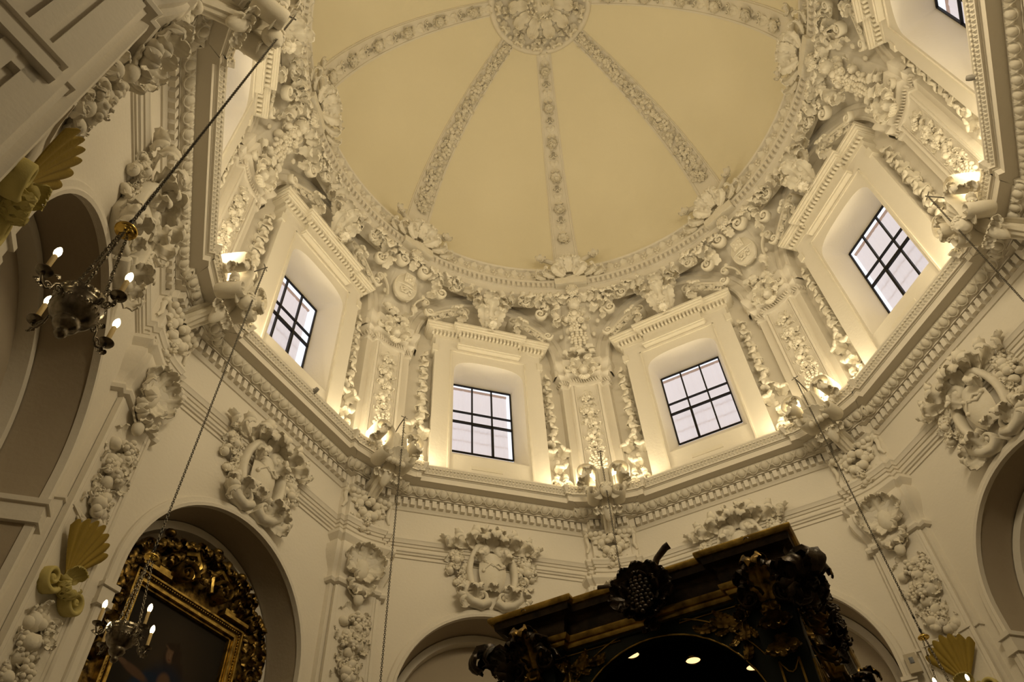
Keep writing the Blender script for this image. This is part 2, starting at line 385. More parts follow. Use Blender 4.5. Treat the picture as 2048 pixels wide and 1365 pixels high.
# ---------- octagonal plan with broken-forward corner pilasters
def wall_pt(k, u, o, ap):      # world xy of point u along wall k, o inward
    a = rz_bay(k); c, s = math.cos(a), math.sin(a); x, y = u, ap-o
    return np.array([c*x-s*y, s*x+c*y])
def corner_pts(k, ap, u1=1.60, u2=1.68, o1=0.07, o2=0.14, concave=0.035):
    P = [wall_pt(k, u1, 0, ap), wall_pt(k, u1, o1, ap), wall_pt(k, u2, o1, ap), wall_pt(k, u2, o2, ap)]
    B = wall_pt(k+1, -u2, o2, ap); Aa = P[-1]; e = np.array([Aa[0]+B[0], Aa[1]+B[1]]); e /= np.linalg.norm(e)
    for t in (0.25, 0.5, 0.75): P.append(Aa*(1-t)+B*t+e*concave*math.sin(PI*t))
    P += [B, wall_pt(k+1, -u2, o1, ap), wall_pt(k+1, -u1, o1, ap), wall_pt(k+1, -u1, 0, ap)]
    return P
def offset_path(P, d, closed):
    P = [np.asarray(p) for p in P]; n = len(P); out = []
    def nin(a, b):
        t = b-a; t = t/np.linalg.norm(t); return np.array([-t[1], t[0]]), t
    for i in range(n):
        if not closed and i in (0, n-1):
            N, t = nin(P[0], P[1]) if i == 0 else nin(P[-2], P[-1]); s = -1 if SGN < 0 else 1
            out.append(P[i]+N*d*SGN); continue
        N1, t1 = nin(P[i-1], P[i]); N2, t2 = nin(P[i], P[(i+1) % n]); c = 1+N1@N2
        if c < 0.25: c = 0.25
        out.append(P[i]+(N1+N2)/c*d*SGN)
    return out
SGN = -1                       # bays run clockwise, so the inward normal is to the right of travel
def ring(ap, **kw):
    P = []
    for k in range(8): P += corner_pts(k, ap, **kw)
    return P
def sweep(mb, P, prof, closed=True):
    rows = [offset_path(P, d, closed) for d, z in prof]; n = len(P); m = len(prof); V = []; F = []
    for j in range(m):
        for p in rows[j]: V.append((p[0], p[1], prof[j][1]))
    for j in range(m-1):
        for i in range(n if closed else n-1):
            a = j*n+i; b = j*n+(i+1) % n; F.append((a, b, b+n, a+n))
    mb.add(V, F)
def along(P, closed, d, fn, pitch, minlen=0.05):
    Q = offset_path(P, d, closed); n = len(Q)
    for i in range(n if closed else n-1):
        a = Q[i]; b = Q[(i+1) % n]; L = np.linalg.norm(b-a)
        if L < minlen: continue
        t = (b-a)/L; inn = np.array([-t[1], t[0]])*SGN; k = max(1, int(round(L/pitch)))
        for j in range(k):
            p = a+(b-a)*(j+0.5)/k; fn(p, t, inn, L/k, j)
# ------------------------------------------------------------------ structure: lower walls with arched recesses
def arch_wall(mb, a, u0, u1, z0, z1, r, zc, n=28):
    inner = [(-r, z0), (-r, (z0+zc)/2), ]; outer = [(u0, z0), (u0, (z0+zc)/2)]
    for i in range(n+1):
        t = PI-PI*i/n; x, z = r*math.cos(t), zc+r*math.sin(t); inner.append((x, z))
        c, s = math.cos(t), math.sin(t)
        k = min((u1/c if c > 1e-6 else (u0/c if c < -1e-6 else 1e9)), ((z1-zc)/s if s > 1e-6 else 1e9)); outer.append((c*k, zc+s*k))
    inner += [(r, (z0+zc)/2), (r, z0)]; outer += [(u1, (z0+zc)/2), (u1, z0)]
    V = [(x, a, z) for x, z in inner]+[(x, a, z) for x, z in outer]; m = len(inner)
    mb.add(V, [(i, i+1, m+i+1, m+i) for i in range(m-1)])
    for c in (u0, u1):      # square corners of the panel
        o = [p for p in outer if abs(p[0]-c) < 1e-6]; zt = max(p[1] for p in o); top = [p for p in outer if abs(p[1]-z1) < 1e-6]; xt = min((p[0] for p in top), key=lambda x: abs(x-c))
        mb.add([(c, a, zt), (c, a, z1), (xt, a, z1)], [(0, 1, 2)])
def arch_band(mb, r0, r1, zc, y0, y1, zlo=None, n=36, prof=None):   # archivolt: solid band between radii, from y0 (back) to y1 (front)
    pr = prof or [(r0, y0), (r0, y1), (r1, y1), (r1, y0)]; V = []; F = []; m = len(pr); cols = []
    if zlo is not None: cols.append(('d', 1))
    for i in range(n+1): cols.append(PI*i/n)
    path = []
    if zlo is not None: path.append((1, zlo-zc, True))
    for i in range(n+1): t = PI*i/n; path.append((math.cos(t), math.sin(t), False))
    if zlo is not None: path.append((-1, zlo-zc, True))
    for c, s, st in path:
        for r, y in pr: V.append((r*c, y, zc+(s if st else r*s)))
    for i in range(len(path)-1):
        for j in range(m-1): a = i*m+j; F.append((a, a+1, a+m+1, a+m))
    mb.add(V, F)
NB = 5.62
for k in range(8):
    mb = MB(); rear = (k in (6, 7))
    if k == 7:      # the camera stands in the wide opening towards the nave
        mb.add([(-1.61, A, 7.9), (1.61, A, 7.9), (1.61, A, 9.5), (-1.61, A, 9.5)], [(0, 1, 2, 3)])
        mb.add([(-2.6, A, 7.9), (2.6, A, 7.9), (2.6, NB, 7.9), (-2.6, NB, 7.9)], [(0, 1, 2, 3)])
        o = mb.obj('wall_'+SIDE[k], PLASTER, smooth='auto', kind='structure'); o.rotation_euler = (0, 0, rz_bay(k)); continue
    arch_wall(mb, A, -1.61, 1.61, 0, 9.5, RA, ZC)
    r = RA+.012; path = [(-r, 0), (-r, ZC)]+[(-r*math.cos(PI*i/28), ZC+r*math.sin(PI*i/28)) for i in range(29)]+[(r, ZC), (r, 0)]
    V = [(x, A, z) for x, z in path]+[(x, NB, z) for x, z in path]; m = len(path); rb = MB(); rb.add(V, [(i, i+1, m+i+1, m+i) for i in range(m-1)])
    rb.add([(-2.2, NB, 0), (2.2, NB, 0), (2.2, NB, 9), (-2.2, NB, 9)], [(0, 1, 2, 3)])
    ro = rb.obj('wall_recess_'+SIDE[k], RECESS_SHADE, smooth='auto', kind='structure'); ro.rotation_euler = (0, 0, rz_bay(k))
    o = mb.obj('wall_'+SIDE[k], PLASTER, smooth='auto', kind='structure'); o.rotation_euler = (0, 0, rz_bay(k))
    # archivolt with a stepped face, plus the blind inner arch at the back of the recess
    mb = MB()
    arch_band(mb, 0, 0, ZC, 0, 0, 0.0, prof=[(RA, A+.02), (RA, A-.05), (RA+.035, A-.06), (RA+.05, A-.045), (RA+.10, A-.045), (RA+.115, A-.03), (RA+.12, A)])
    if k != 7: arch_band(mb, 0, 0, ZC, 0, 0, 0.0, prof=[(RA, NB-.16), (RA-.10, NB-.16), (RA-.10, NB)])
    for s in (-1, 1):
        for (z0, z1, e) in ((5.50, 5.56, .03), (5.56, 5.68, .015), (5.68, 5.73, .04)):
            if k == 7: continue
            box(mb, min(s*(RA-e), s*(RA+.125+e*.5)), max(s*(RA-e), s*(RA+.125+e*.5)), A-.05-e, NB-.01, z0, z1)
    o = mb.obj('trim_%d' % (20+k), PLASTER, kind='structure'); o.rotation_euler = (0, 0, rz_bay(k))
# corner pilasters, lower storey
for k in range(8):
    P = corner_pts(k, A); mb = MB()
    sweep(mb, P, [(0, 7.33 if k == 6 else 0), (0, 9.3)], closed=False)
    # raised frame of the central panel
    sweep(mb, P, [(0, 7.33), (.05, 7.34), (.065, 7.38), (.05, 7.42), (.012, 7.43), (.012, 7.54), (.04, 7.60), (.09, 7.70), (.12, 7.80), (.115, 7.90), (.06, 7.93), (.06, 7.97), (.10, 8.0), (.13, 8.04), (.13, 8.09), (0, 8.10)], closed=False)
    if k != 6: sweep(mb, P, [(0, 5.96), (.02, 5.965), (.02, 6.0), (0, 6.0)], closed=False)
    for s in ((-1, 1) if k != 6 else ()):
        x = s*0.315; ax = (k+.5)
        V = []
        rr = A/math.cos(PI/8)-.252
        box(mb, x-.022, x+.022, rr-.035, rr+.03, 4.0, 7.3, M=np.array(Matrix.Rotation(rz_bay(ax), 4, 'Z')))
        box(mb, x-.05*s-.008, x-.05*s+.008, rr-.02, rr+.03, 4.0, 7.3, M=np.array(Matrix.Rotation(rz_bay(ax), 4, 'Z')))
    mb.obj('trim_%d' % (30+k), PLASTER, kind='structure')
R_L = ring(A)
mb = MB()
sweep(mb, R_L, [(0, 8.29), (.02, 8.29), (.03, 8.325), (.045, 8.33), (.06, 8.38), (.07, 8.39), (.07, 8.425), (0, 8.43)])
sweep(mb, R_L, [(0, 8.15), (.025, 8.155), (.03, 8.18), (.05, 8.19), (.055, 8.215), (0, 8.22)])
sweep(mb, R_L, [(0, 8.085), (.02, 8.09), (.02, 8.105), (0, 8.11)])
mb.obj('trim_1', PLASTER, kind='structure')
# main cornice
mb = MB()
sweep(mb, R_L, [(0, 8.93), (.02, 8.935), (.035, 8.965), (.05, 8.98), (.05, 9.13), (.125, 9.13), (.125, 9.15), (.145, 9.155), (.20, 9.20), (.235, 9.255), (.24, 9.27), (.385, 9.27), (.385, 9.365), (.40, 9.37), (.40, 9.385), (.42, 9.40), (.455, 9.45), (.47, 9.49), (.48, 9.50), (.48, 9.525), (.44, 9.53), (.43, 9.38), (-.3, 9.38)])
def dent(p, t, inn, L, j):
    w = min(.034, L*.3); M = FR((p[0], p[1], 9.055), (t[0], t[1], 0), (0, 0, 1)); M[:3, 2] = (inn[0], inn[1], 0)
    box(mb, -w, w, -.062, .062, 0, .068, M)
along(R_L, True, .05, dent, .115, .10)
mb.obj('trim_2', PLASTER, kind='structure')
mb = MB()
def egg(p, t, inn, L, j):
    up = np.array([inn[0]*.62, inn[1]*.62, .78]); M = FR((p[0], p[1], 9.205), (t[0], t[1], 0), up); M[:3, 2] = np.cross(M[:3, 1], M[:3, 0]) if False else M[:3, 2]
    out = np.array([inn[0]*.78, inn[1]*.78, -.62]); M[:3, 2] = out
    if j % 2 == 0:
        ell(mb, M, .058, .072, .045, 10, 6)
        ptube(mb, [(-.08*math.cos(a), .02-.09*math.sin(a)) for a in np.linspace(-.3, PI+.3, 11)], .009, .02, M, 5)
    else:
        for s in (-1, 0, 1): ell(mb, M @ RZ(-s*.55) @ T(0, .012), .017, .066, .035, 7, 5)
along(R_L, True, .19, egg, .095, .07)
mb.obj('trim_3', STUCCO, kind='structure', smooth=True)
mb = MB()
def lf(p, t, inn, L, j):
    up = np.array([inn[0]*.5, inn[1]*.5, .86]); M = FR((p[0], p[1], 9.435), (t[0], t[1], 0), up); M[:3, 2] = (inn[0]*.86, inn[1]*.86, -.5)
    for s in (-1, 1): ell(mb, M @ RZ(s*.55) @ T(0, .0), .014, .058, .028, 6, 5)
    ell(mb, M @ T(0, .05, .012), .022, .02, .022, 6, 4)
    ell(mb, M @ T(0, -.066, .0), .011, .011, .011, 5, 4)
along(R_L, True, .425, lf, .058, .05)
mb.obj('trim_4', STUCCO, kind='structure', smooth=True)
# ------------------------------------------------------------------ drum: walls, recess arches, pilasters, pendentives
AD = 5.02; AF = 4.86; ZD = 12.95; RD = 1.40; RO = 1.68
HW, PB, PT_, PA = 0.579, 10.632, 12.329, 5.305
FA = 4.78; FW = 0.68
def open_pts(n=20):            # window opening at the face of the surround, clockwise from bottom left
    pts = [(-FW, 10.10), (-FW, 11.2), (-FW, 11.9)]
    for i in range(n+1):
        t = -1+2*i/n; x = math.sin(t*PI/2); pts.append((FW*x, 12.13+.34*(1-abs(x)**3.2)**(1/2.6)))
    return pts+[(FW, 11.9), (FW, 11.2), (FW, 10.10)]
def rect_for(pts, w, z0, z1, wt=None):
    out = []; n = len(pts)
    for i, (x, z) in enumerate(pts):
        if i <= 2: out.append((-w, z0+(z1-z0)*[0, .5, .85][i]))
        elif i >= n-3: out.append((w, z0+(z1-z0)*[.85, .5, 0][i-(n-3)]))
        else: out.append((w*x/FW, z1))
    return out
op = open_pts(); L_ = len(op)
for k in range(8):
    mb = MB(); R = np.array(Matrix.Rotation(0, 4, 'Z'))
    # back wall of the recess, leaving the window bay free
    for (x0, x1, z0, z1) in ((-2.1, -1.0, 9.3, 14.9), (1.0, 2.1, 9.3, 14.9), (-1.0, 1.0, 13.0, 14.9), (-1.0, 1.0, 9.3, 9.6)):
        mb.add([(x0, AD, z0), (x1, AD, z0), (x1, AD, z1), (x0, AD, z1)], [(0, 1, 2, 3)])
    # surround slab, splayed reveal
    o1 = rect_for(op, 1.06, 9.43, 13.05); V = [(x, FA, z) for x, z in op]+[(x, FA, z) for x, z in o1]+[(x, AD+.01, z) for x, z in o1]
    F = []
    for i in range(L_-1): F += [(i, i+1, L_+i+1, L_+i), (L_+i, L_+i+1, 2*L_+i+1, 2*L_+i)]
    mb.add(V, F); mb.add([(-FW, FA, 10.10), (FW, FA, 10.10), (1.06, FA, 9.43), (-1.06, FA, 9.43)], [(0, 1, 2, 3)])
    b1 = rect_for(op, HW+.012, PB-.012, PT_+.012)
    V = [(x, FA, z) for x, z in op]+[((x*.35+X*.65), FA*.35+PA*.65, z*.35+Z*.65+.03*(1-(x/FW)**2)*(z > 11.95)) for (x, z), (X, Z) in zip(op, b1)]+[(x, PA+.02, z) for x, z in b1]
    F = []
    for i in range(L_-1): F += [(i, i+1, L_+i+1, L_+i), (L_+i, L_+i+1, 2*L_+i+1, 2*L_+i)]
    F += [(0, L_-1, 2*L_-1, L_), (L_, 2*L_-1, 3*L_-1, 2*L_)]
    mb.add(V, F)
    # outer skin around the pane
    for (x0, x1, z0, z1) in ((-2.3, -HW-.01, 9, 15), (HW+.01, 2.3, 9, 15), (-HW-.01, HW+.01, 9, PB-.01), (-HW-.01, HW+.01, PT_+.01, 15)):
        mb.add([(x0, PA+.02, z0), (x1, PA+.02, z0), (x1, PA+.02, z1), (x0, PA+.02, z1)], [(0, 1, 2, 3)])
    # ledge
    mb.add([(-2.3, 4.6, 9.375), (2.3, 4.6, 9.375), (2.4, 5.4, 9.375), (-2.4, 5.4, 9.375)], [(0, 1, 2, 3)])
    o = mb.obj('wall_upper_'+SIDE[k], PLASTER, kind='structure'); o.rotation_euler = (0, 0, rz_bay(k))
    # recess arch (archivolt)
    mb = MB()
    arch_band(mb, 0, 0, ZD, 0, 0, 12.6, prof=[(RD, AD), (RD, AF), (RD+.03, AF-.03), (RD+.06, AF-.035), (RD+.07, AF-.005), (RD+.19, AF-.005), (RD+.20, AF-.03), (RD+.23, AF-.045), (RO, AF-.045), (RO, AD)])
    o = mb.obj('trim_%d' % (40+k), PLASTER, kind='structure'); o.rotation_euler = (0, 0, rz_bay(k))
    # pendentive surface above arch, bay k
    lo = [(-2.03, 4.90, ZD)]+[(-RO*math.cos(PI*i/36), AF-.012, ZD+RO*math.sin(PI*i/36)) for i in range(37)]+[(2.03, 4.90, ZD)]
    n = len(lo); nq = 8; V = []; F = []
    for i, p in enumerate(lo):
        ang = math.atan2(p[0], p[1]); ang2 = max(-PI/8, min(PI/8, ang*1.02)) if 0 < i < n-1 else math.copysign(PI/8, p[0])
        q0 = np.array([math.hypot(p[0], p[1]), p[2]])
        if i in (0, n-1): q0 = np.array([5.12, ZD])
        for q in range(nq+1):
            s = q/nq; a2 = ang+(ang2-ang)*s if i not in (0, n-1) else ang2; r = q0[0]+(4.50-q0[0])*s**1.25; z = q0[1]+(14.62-q0[1])*s
            V.append((r*math.sin(a2), r*math.cos(a2), z))
    for i in range(n-1):
        for q in range(nq): a = i*(nq+1)+q; F.append((a, a+1, a+nq+2, a+nq+1))
    mb = MB(); mb.add(V, F)
    o = mb.obj('wall_pendentive_'+SIDE[k], PLASTER, kind='structure', smooth=True); o.rotation_euler = (0, 0, rz_bay(k))
for k in range(8):
    P = corner_pts(k, AD, u1=1.52, u2=1.66, o1=.16, o2=.26); mb = MB()
    sweep(mb, P, [(0, 9.3), (0, 13.0)], closed=False)
    sweep(mb, P, [(0, 9.43), (.04, 9.43), (.04, 9.62), (.02, 9.64), (.03, 9.68), (0, 9.70)], closed=False)
    sweep(mb, P, [(0, 12.30), (.03, 12.31), (.03, 12.35), (.01, 12.36), (.01, 12.50), (.05, 12.56), (.08, 12.60), (.08, 12.64), (.06, 12.66), (.07, 12.72), (.12, 12.80), (.15, 12.86), (.15, 12.92), (0, 12.97)], closed=False)
    def flute(p, t, inn, L, j):
        M = FR((p[0], p[1], 12.46), (t[0], t[1], 0), (0, 0, 1)); M[:3, 2] = (inn[0], inn[1], 0); ell(mb, M @ RZ(.35), .016, .075, .035, 6, 5)
    along(P, False, .02, flute, .055, .05)
    rr = AD/math.cos(PI/8)-.385
    for s in (-1, 1):
        for (dx, w, d) in ((.26, .02, .035), (.215, .008, .02)):
            box(mb, s*dx-w, s*dx+w, rr-d, rr+.06, 9.70, 12.30, M=np.array(Matrix.Rotation(rz_bay(k+.5), 4, 'Z')))
    mb.obj('trim_%d' % (50+k), PLASTER, kind='structure')
# circular rim cornice
mb = MB()
lathe(mb, [(4.72, 14.40), (4.60, 14.52), (4.53, 14.56), (4.50, 14.58), (4.47, 14.72), (4.44, 14.73), (4.44, 14.87), (4.385, 14.875), (4.38, 14.93), (4.41, 14.95), (4.43, 15.10), (4.44, 15.30), (4.385, 15.31), (4.37, 15.35), (4.40, 15.38), (4.44, 15.39), (4.48, 15.41), (4.59, 15.42)], 160)
for i in range(256):
    a = 2*PI*(i+.5)/256; M = FR((4.44*math.cos(a), 4.44*math.sin(a), 14.80), (math.sin(a), -math.cos(a), 0), (0, 0, 1)); M[:3, 2] = (-math.cos(a), -math.sin(a), 0)
    box(mb, -.030, .030, -.055, .065, 0, .055, M)
mb.obj('trim_5', PLASTER, kind='structure')
mb = MB()
for i in range(184):
    a = 2*PI*(i+.5)/184; M = FR((4.425*math.cos(a), 4.425*math.sin(a), 14.96), (-math.sin(a), math.cos(a), 0), (-math.cos(a)*-.05, -math.sin(a)*-.05, 1)); M[:3, 0] *= -1; M[:3, 2] = (-math.cos(a), -math.sin(a), 0)
    if i % 2 == 0: leaf(mb, M, .31, .20, curl=1.0, rise=.02, lobes=3, n=8, m=5)
    else:
        for (x, y, r) in ((0, .06, .035), (.03, .13, .028), (-.03, .16, .028), (0, .24, .03)): ell(mb, M @ T(x, y, .02), r, r, r*1.1, 7, 5)
mb.obj('trim_6', STUCCO, kind='structure', smooth=True)
# dome shell
mb = MB(); ZS, RS = 15.1, 4.6
lathe(mb, [(RS*math.cos(t), ZS+RS*math.sin(t)) for t in np.linspace(.065, PI/2-.0001, 40)], 120)
mb.obj('ceiling', DOMEP, kind='structure', smooth=True)
mb = MB(); lathe(mb, [(6.4, 9.0), (6.4, 15.6), (4.9, 15.6), (4.9, 15.2)], 8, M=np.array(Matrix.Rotation(PI/8, 4, 'Z')))
# floor and nave
mb = MB(); mb.add([(-9, -9, 0), (9, -9, 0), (9, 12, 0), (-9, 12, 0)], [(0, 1, 2, 3)]); mb.obj('floor', FLOORM, kind='structure')
mb = MB(); x0, x1, y0, y1, z1 = -2.6, 2.6, A+.02, 11.0, 9.0
for f in ([(x0, y1, 0), (x1, y1, 0), (x1, y1, z1), (x0, y1, z1)], [(x0, y0, 0), (x0, y1, 0), (x0, y1, z1), (x0, y0, z1)], [(x1, y0, 0), (x1, y1, 0), (x1, y1, z1), (x1, y0, z1)], [(x0, y0, z1), (x1, y0, z1), (x1, y1, z1), (x0, y1, z1)]):
    mb.add(f, [(0, 1, 2, 3)])
o = mb.obj('wall_nave', PLASTER, kind='structure', smooth=False); o.rotation_euler = (0, 0, rz_bay(7))
mb = MB()   # jamb of the wide opening beside the camera, with its impost moulding
box(mb, 1.57, 1.80, A-.03, A+.15, 0, 9.2)
mb.add([(1.62, A-.0, 0), (1.62, 7.0, 0), (1.62, 7.0, 9.2), (1.62, A-.0, 9.2)], [(0, 1, 2, 3)]); mb.add([(1.59, A+.004, 0), (1.75, A+.004, 0), (1.75, A+.004, 9.2), (1.59, A+.004, 9.2)], [(0, 1, 2, 3)])
for s_, (z0, z1, e) in enumerate(((5.98, 6.03, .10), (5.90, 5.98, .07), (5.80, 5.90, .10), (5.70, 5.80, .05))): box(mb, 1.62-e, 1.63, A+.12-e, 7.0, z0, z1)
for y_ in (5.18, 5.42): box(mb, 1.56, 1.63, y_, y_+.10, 0, 7.9)
o = mb.obj('wall_jamb', PLASTER, smooth=False, kind='structure'); o.rotation_euler = (0, 0, rz_bay(7))
mb = MB(); mb.add([(-3.4, 4.9, 8.2), (3.4, 4.9, 8.2), (3.4, 7.5, 8.2), (-3.4, 7.5, 8.2)], [(0, 1, 2, 3)]); mb.add([(1.6, 7, 0), (3.4, 7, 0), (3.4, 7, 9), (1.6, 7, 9)], [(0, 1, 2, 3)])
o = mb.obj('wall_lintel', PLASTER, smooth=False, kind='structure'); o.rotation_euler = (0, 0, rz_bay(7))
# ------------------------------------------------------------------ windows
for k in range(8):
    root = bpy.data.objects.new('window_%d' % (k+1), None); COL.objects.link(root); root['kind'] = 'structure'; root.rotation_euler = (0, 0, rz_bay(k))
    mb = MB(); y0, y1 = PA-.02, PA+.012
    for (a, b, c, d) in ((-HW-.01, -HW+.012, PB, PT_), (HW-.012, HW+.01, PB, PT_), (-HW, HW, PB-.01, PB+.012), (-HW, HW, PT_-.012, PT_+.01)): box(mb, a, b, y0, y1, c, d)
    mb.obj('frame', IRON, root)
    mb = MB(); m3 = HW/3
    for x in (-m3, m3): box(mb, x-.013, x+.013, y0-.01, y1, PB, PT_)
    box(mb, -HW, HW, y0-.008, y1, 11.605, 11.628); box(mb, -HW, HW, y0-.012, y1, 11.342, 11.375)
    if k != 3: box(mb, -m3, m3, y0-.016, y1, 11.325, 11.352)
    box(mb, (m3 if k in (2, 1) else -m3)-.02, (m3 if k in (2, 1) else -m3)+.02, y0-.016, y1, PB, 11.36)
    mb.obj('muntin', IRON, root)
    mb = MB(); mb.add([(-HW, PA+.005, PB), (HW, PA+.005, PB), (HW, PA+.005, PT_), (-HW, PA+.005, PT_)], [(0, 1, 2, 3)]); mb.obj('pane', GLASS, root)
    mb = MB(); n = 90; G = np.zeros((2, n, 3)); x0b, x1b = (-.80, HW-.03) if k != 3 and k != 4 else ((-HW-.2, HW+.05) if k == 3 else (-HW-.02, .95))
    for j in range(n):
        x = x0b+(x1b-x0b)*j/(n-1)
        for i in range(2): G[i, j] = (x, PA+.16+.005*math.sin(x*62)+.005*math.sin(x*23), (PB-.35, PT_+.07)[i])
    V = G.reshape(-1, 3); mb.add(V, [(j, j+1, n+j+1, n+j) for j in range(n-1)]); mb.obj('blind', BLIND, root, smooth=True)
    mb = MB(); box(mb, x0b, x1b, PA+.13, PA+.16, PT_+.03, PT_+.07)
    mb.obj('blind_headrail', BLINDT, root)
    mb = MB()
    for z in (PB+.16, PB+.42, PB+.70): box(mb, x0b, x1b, PA+.18, PA+.183, z, z+.012)
    mb.obj('blind_batten', BLINDT, root)
# ------------------------------------------------------------------ names of places used in the labels
BAY = {0: 'far-left wall, behind the upper chandelier', 1: 'wall above the gilded altarpiece', 2: 'middle wall left of the black canopy top',
       3: 'middle wall directly behind the black canopy', 4: 'right-hand wall', 5: 'wall at the top right corner of the photo'}
WIN = {0: 'far-left window, whose panes are out of sight', 1: 'window above the gilded altarpiece', 2: 'left one of the two bottom-middle windows',
       3: 'right one of the two bottom-middle windows', 4: 'steeply tilted window on the right', 5: 'window cut by the top right corner'}
CRN = {7: 'at the top left photo corner', 0: 'right of the upper chandelier', 1: 'right of the altarpiece arch',
       2: 'above the canopy grapes', 3: 'right of the canopy', 4: 'at the right photo edge', 5: 'beyond the top right window', 6: ''}
RC = A/math.cos(PI/8)-.235      # radius of the lower pilaster faces in a corner frame
RDC = AD/math.cos(PI/8)-.365  # same for the drum
# ------------------------------------------------------------------ cartouches on the lower walls
def cartouche():
    o = Orn(); a = A-.01
    s = o.part('shield'); M = W_(0, 8.00, a)
    n = 15; G = np.zeros((n, n, 3))
    for i in range(n):
        for j in range(n):
            y = -1+2*i/(n-1); x = -1+2*j/(n-1); w = .21*(1-.42*max(0, -y)**1.8-.10*max(0, y))
            G[i, j] = (x*w, y*.30-.02, .16*(1-.5*x*x-.35*y*y)+.03)
    sheet(s, G, .12, M)
    tube(s, [(-.15, -.02, .155), (-.04, .08, .19), (.08, -.01, .19), (.16, .05, .15)], .020, M); tube(s, [(-.12, .12, .15), (.0, .03, .19), (.07, .09, .19), (.14, .04, .17)], .020, M)
    for x, y_ in ((-.15, -.04), (.165, .06), (-.12, .13)): ell(s, M @ T(x, y_, .155), .03)
    c = o.part('scroll')
    for sd in (-1, 1):
        # tall side scrolls framing the shield
        P = [(sd*(.26+.09*math.sin(t*PI)), -.40+.72*t) for t in np.linspace(0, 1, 12)]
        sp = spiral(.115, 1.2, sd, 0 if sd > 0 else PI, 18); sp = sp+np.array([P[-1][0]-sd*.115, P[-1][1]])
        Q = np.concatenate([P, sp]); ptube(c, Q, .045, .09, M, z0=.07); ell(c, M @ T(P[-1][0]-sd*.115, P[-1][1], .12), .05)
        volute(c, M @ T(sd*.17, -.42), .16, 1.3, -sd, PI/2, .22, .5)
        volute(c, M @ T(sd*.42, -.18) , .09, 1.3, sd, PI, .22, .5)
        ptube(c, [(sd*.05, -.50), (sd*.16, -.57), (sd*.30, -.53), (sd*.42, -.42), (sd*.40, -.24)], .055, .09, M, z0=.07)
    lo = o.part('acanthus_leaf')
    for sd in (-1, 1):
        leaf(lo, M @ T(sd*.06, .36, .06) @ RZ(-sd*.55), .40, .26, curl=3.0, rise=.5, lobes=5)
        leaf(lo, M @ T(sd*.14, .40, .05) @ RZ(-sd*1.05), .52, .30, curl=2.9, rise=.45, lobes=5)
        leaf(lo, M @ T(sd*.36, .44, .06) @ RZ(-sd*1.45), .42, .28, curl=2.8, rise=.3, lobes=5)
        leaf(lo, M @ T(sd*.62, .50, .06) @ RZ(-sd*2.2), .26, .26, curl=2.4, rise=.3, lobes=4)
        leaf(lo, M @ T(sd*.16, .16, .12) @ RZ(-sd*.75), .26, .20, curl=3.0, rise=.8, lobes=4)
        leaf(lo, M @ T(sd*.25, -.50, .10) @ RZ(-sd*.2), .34, .24, curl=2.6, rise=.6, lobes=5)
        leaf(lo, M @ T(sd*.40, -.42, .06) @ RZ(-sd*.9), .26, .20, curl=2.6, rise=.5, lobes=4)
        leaf(lo, M @ T(sd*.34, -.50, .06) @ RZ(-sd*1.9), .34, .24, curl=2.6, rise=.4, lobes=5)
    leaf(lo, M @ T(0, .36, .08), .48, .24, curl=3.1, rise=.6, lobes=5)
    for sd in (-1, 1): leaf(lo, M @ T(sd*.09, .62, .06) @ RZ(-sd*.5), .24, .2, curl=3.0, rise=.5, lobes=4)
    leaf(lo, M @ T(0, -.34, .12), .16, .16, curl=2.8, rise=.6, lobes=3)
    for sd, sx in ((-1, 3), (1, 5)):
        g = o.part('fruit_cluster'); fruits(g, M @ T(sd*.53, .05) @ RZ(-sd*.08), .28, .56, sx, (.035, .065), depth=.08)
    return o
lab = {k: {0: 'white stucco cartouche on the far-left wall, right above the upper chandelier', 1: 'white stucco cartouche above the arch of the gilded altarpiece',
           2: 'white stucco cartouche over the arch left of the black canopy', 3: 'white stucco cartouche half hidden behind the top of the black canopy',
           4: 'white stucco cartouche on the right-hand wall, cut by the photo edge'}[k] for k in range(5)}
place_many(cartouche, 'wall_cartouche', 'stucco ornament', 'cartouches over the lower arches', [0, 1, 2, 3, 4], lab)
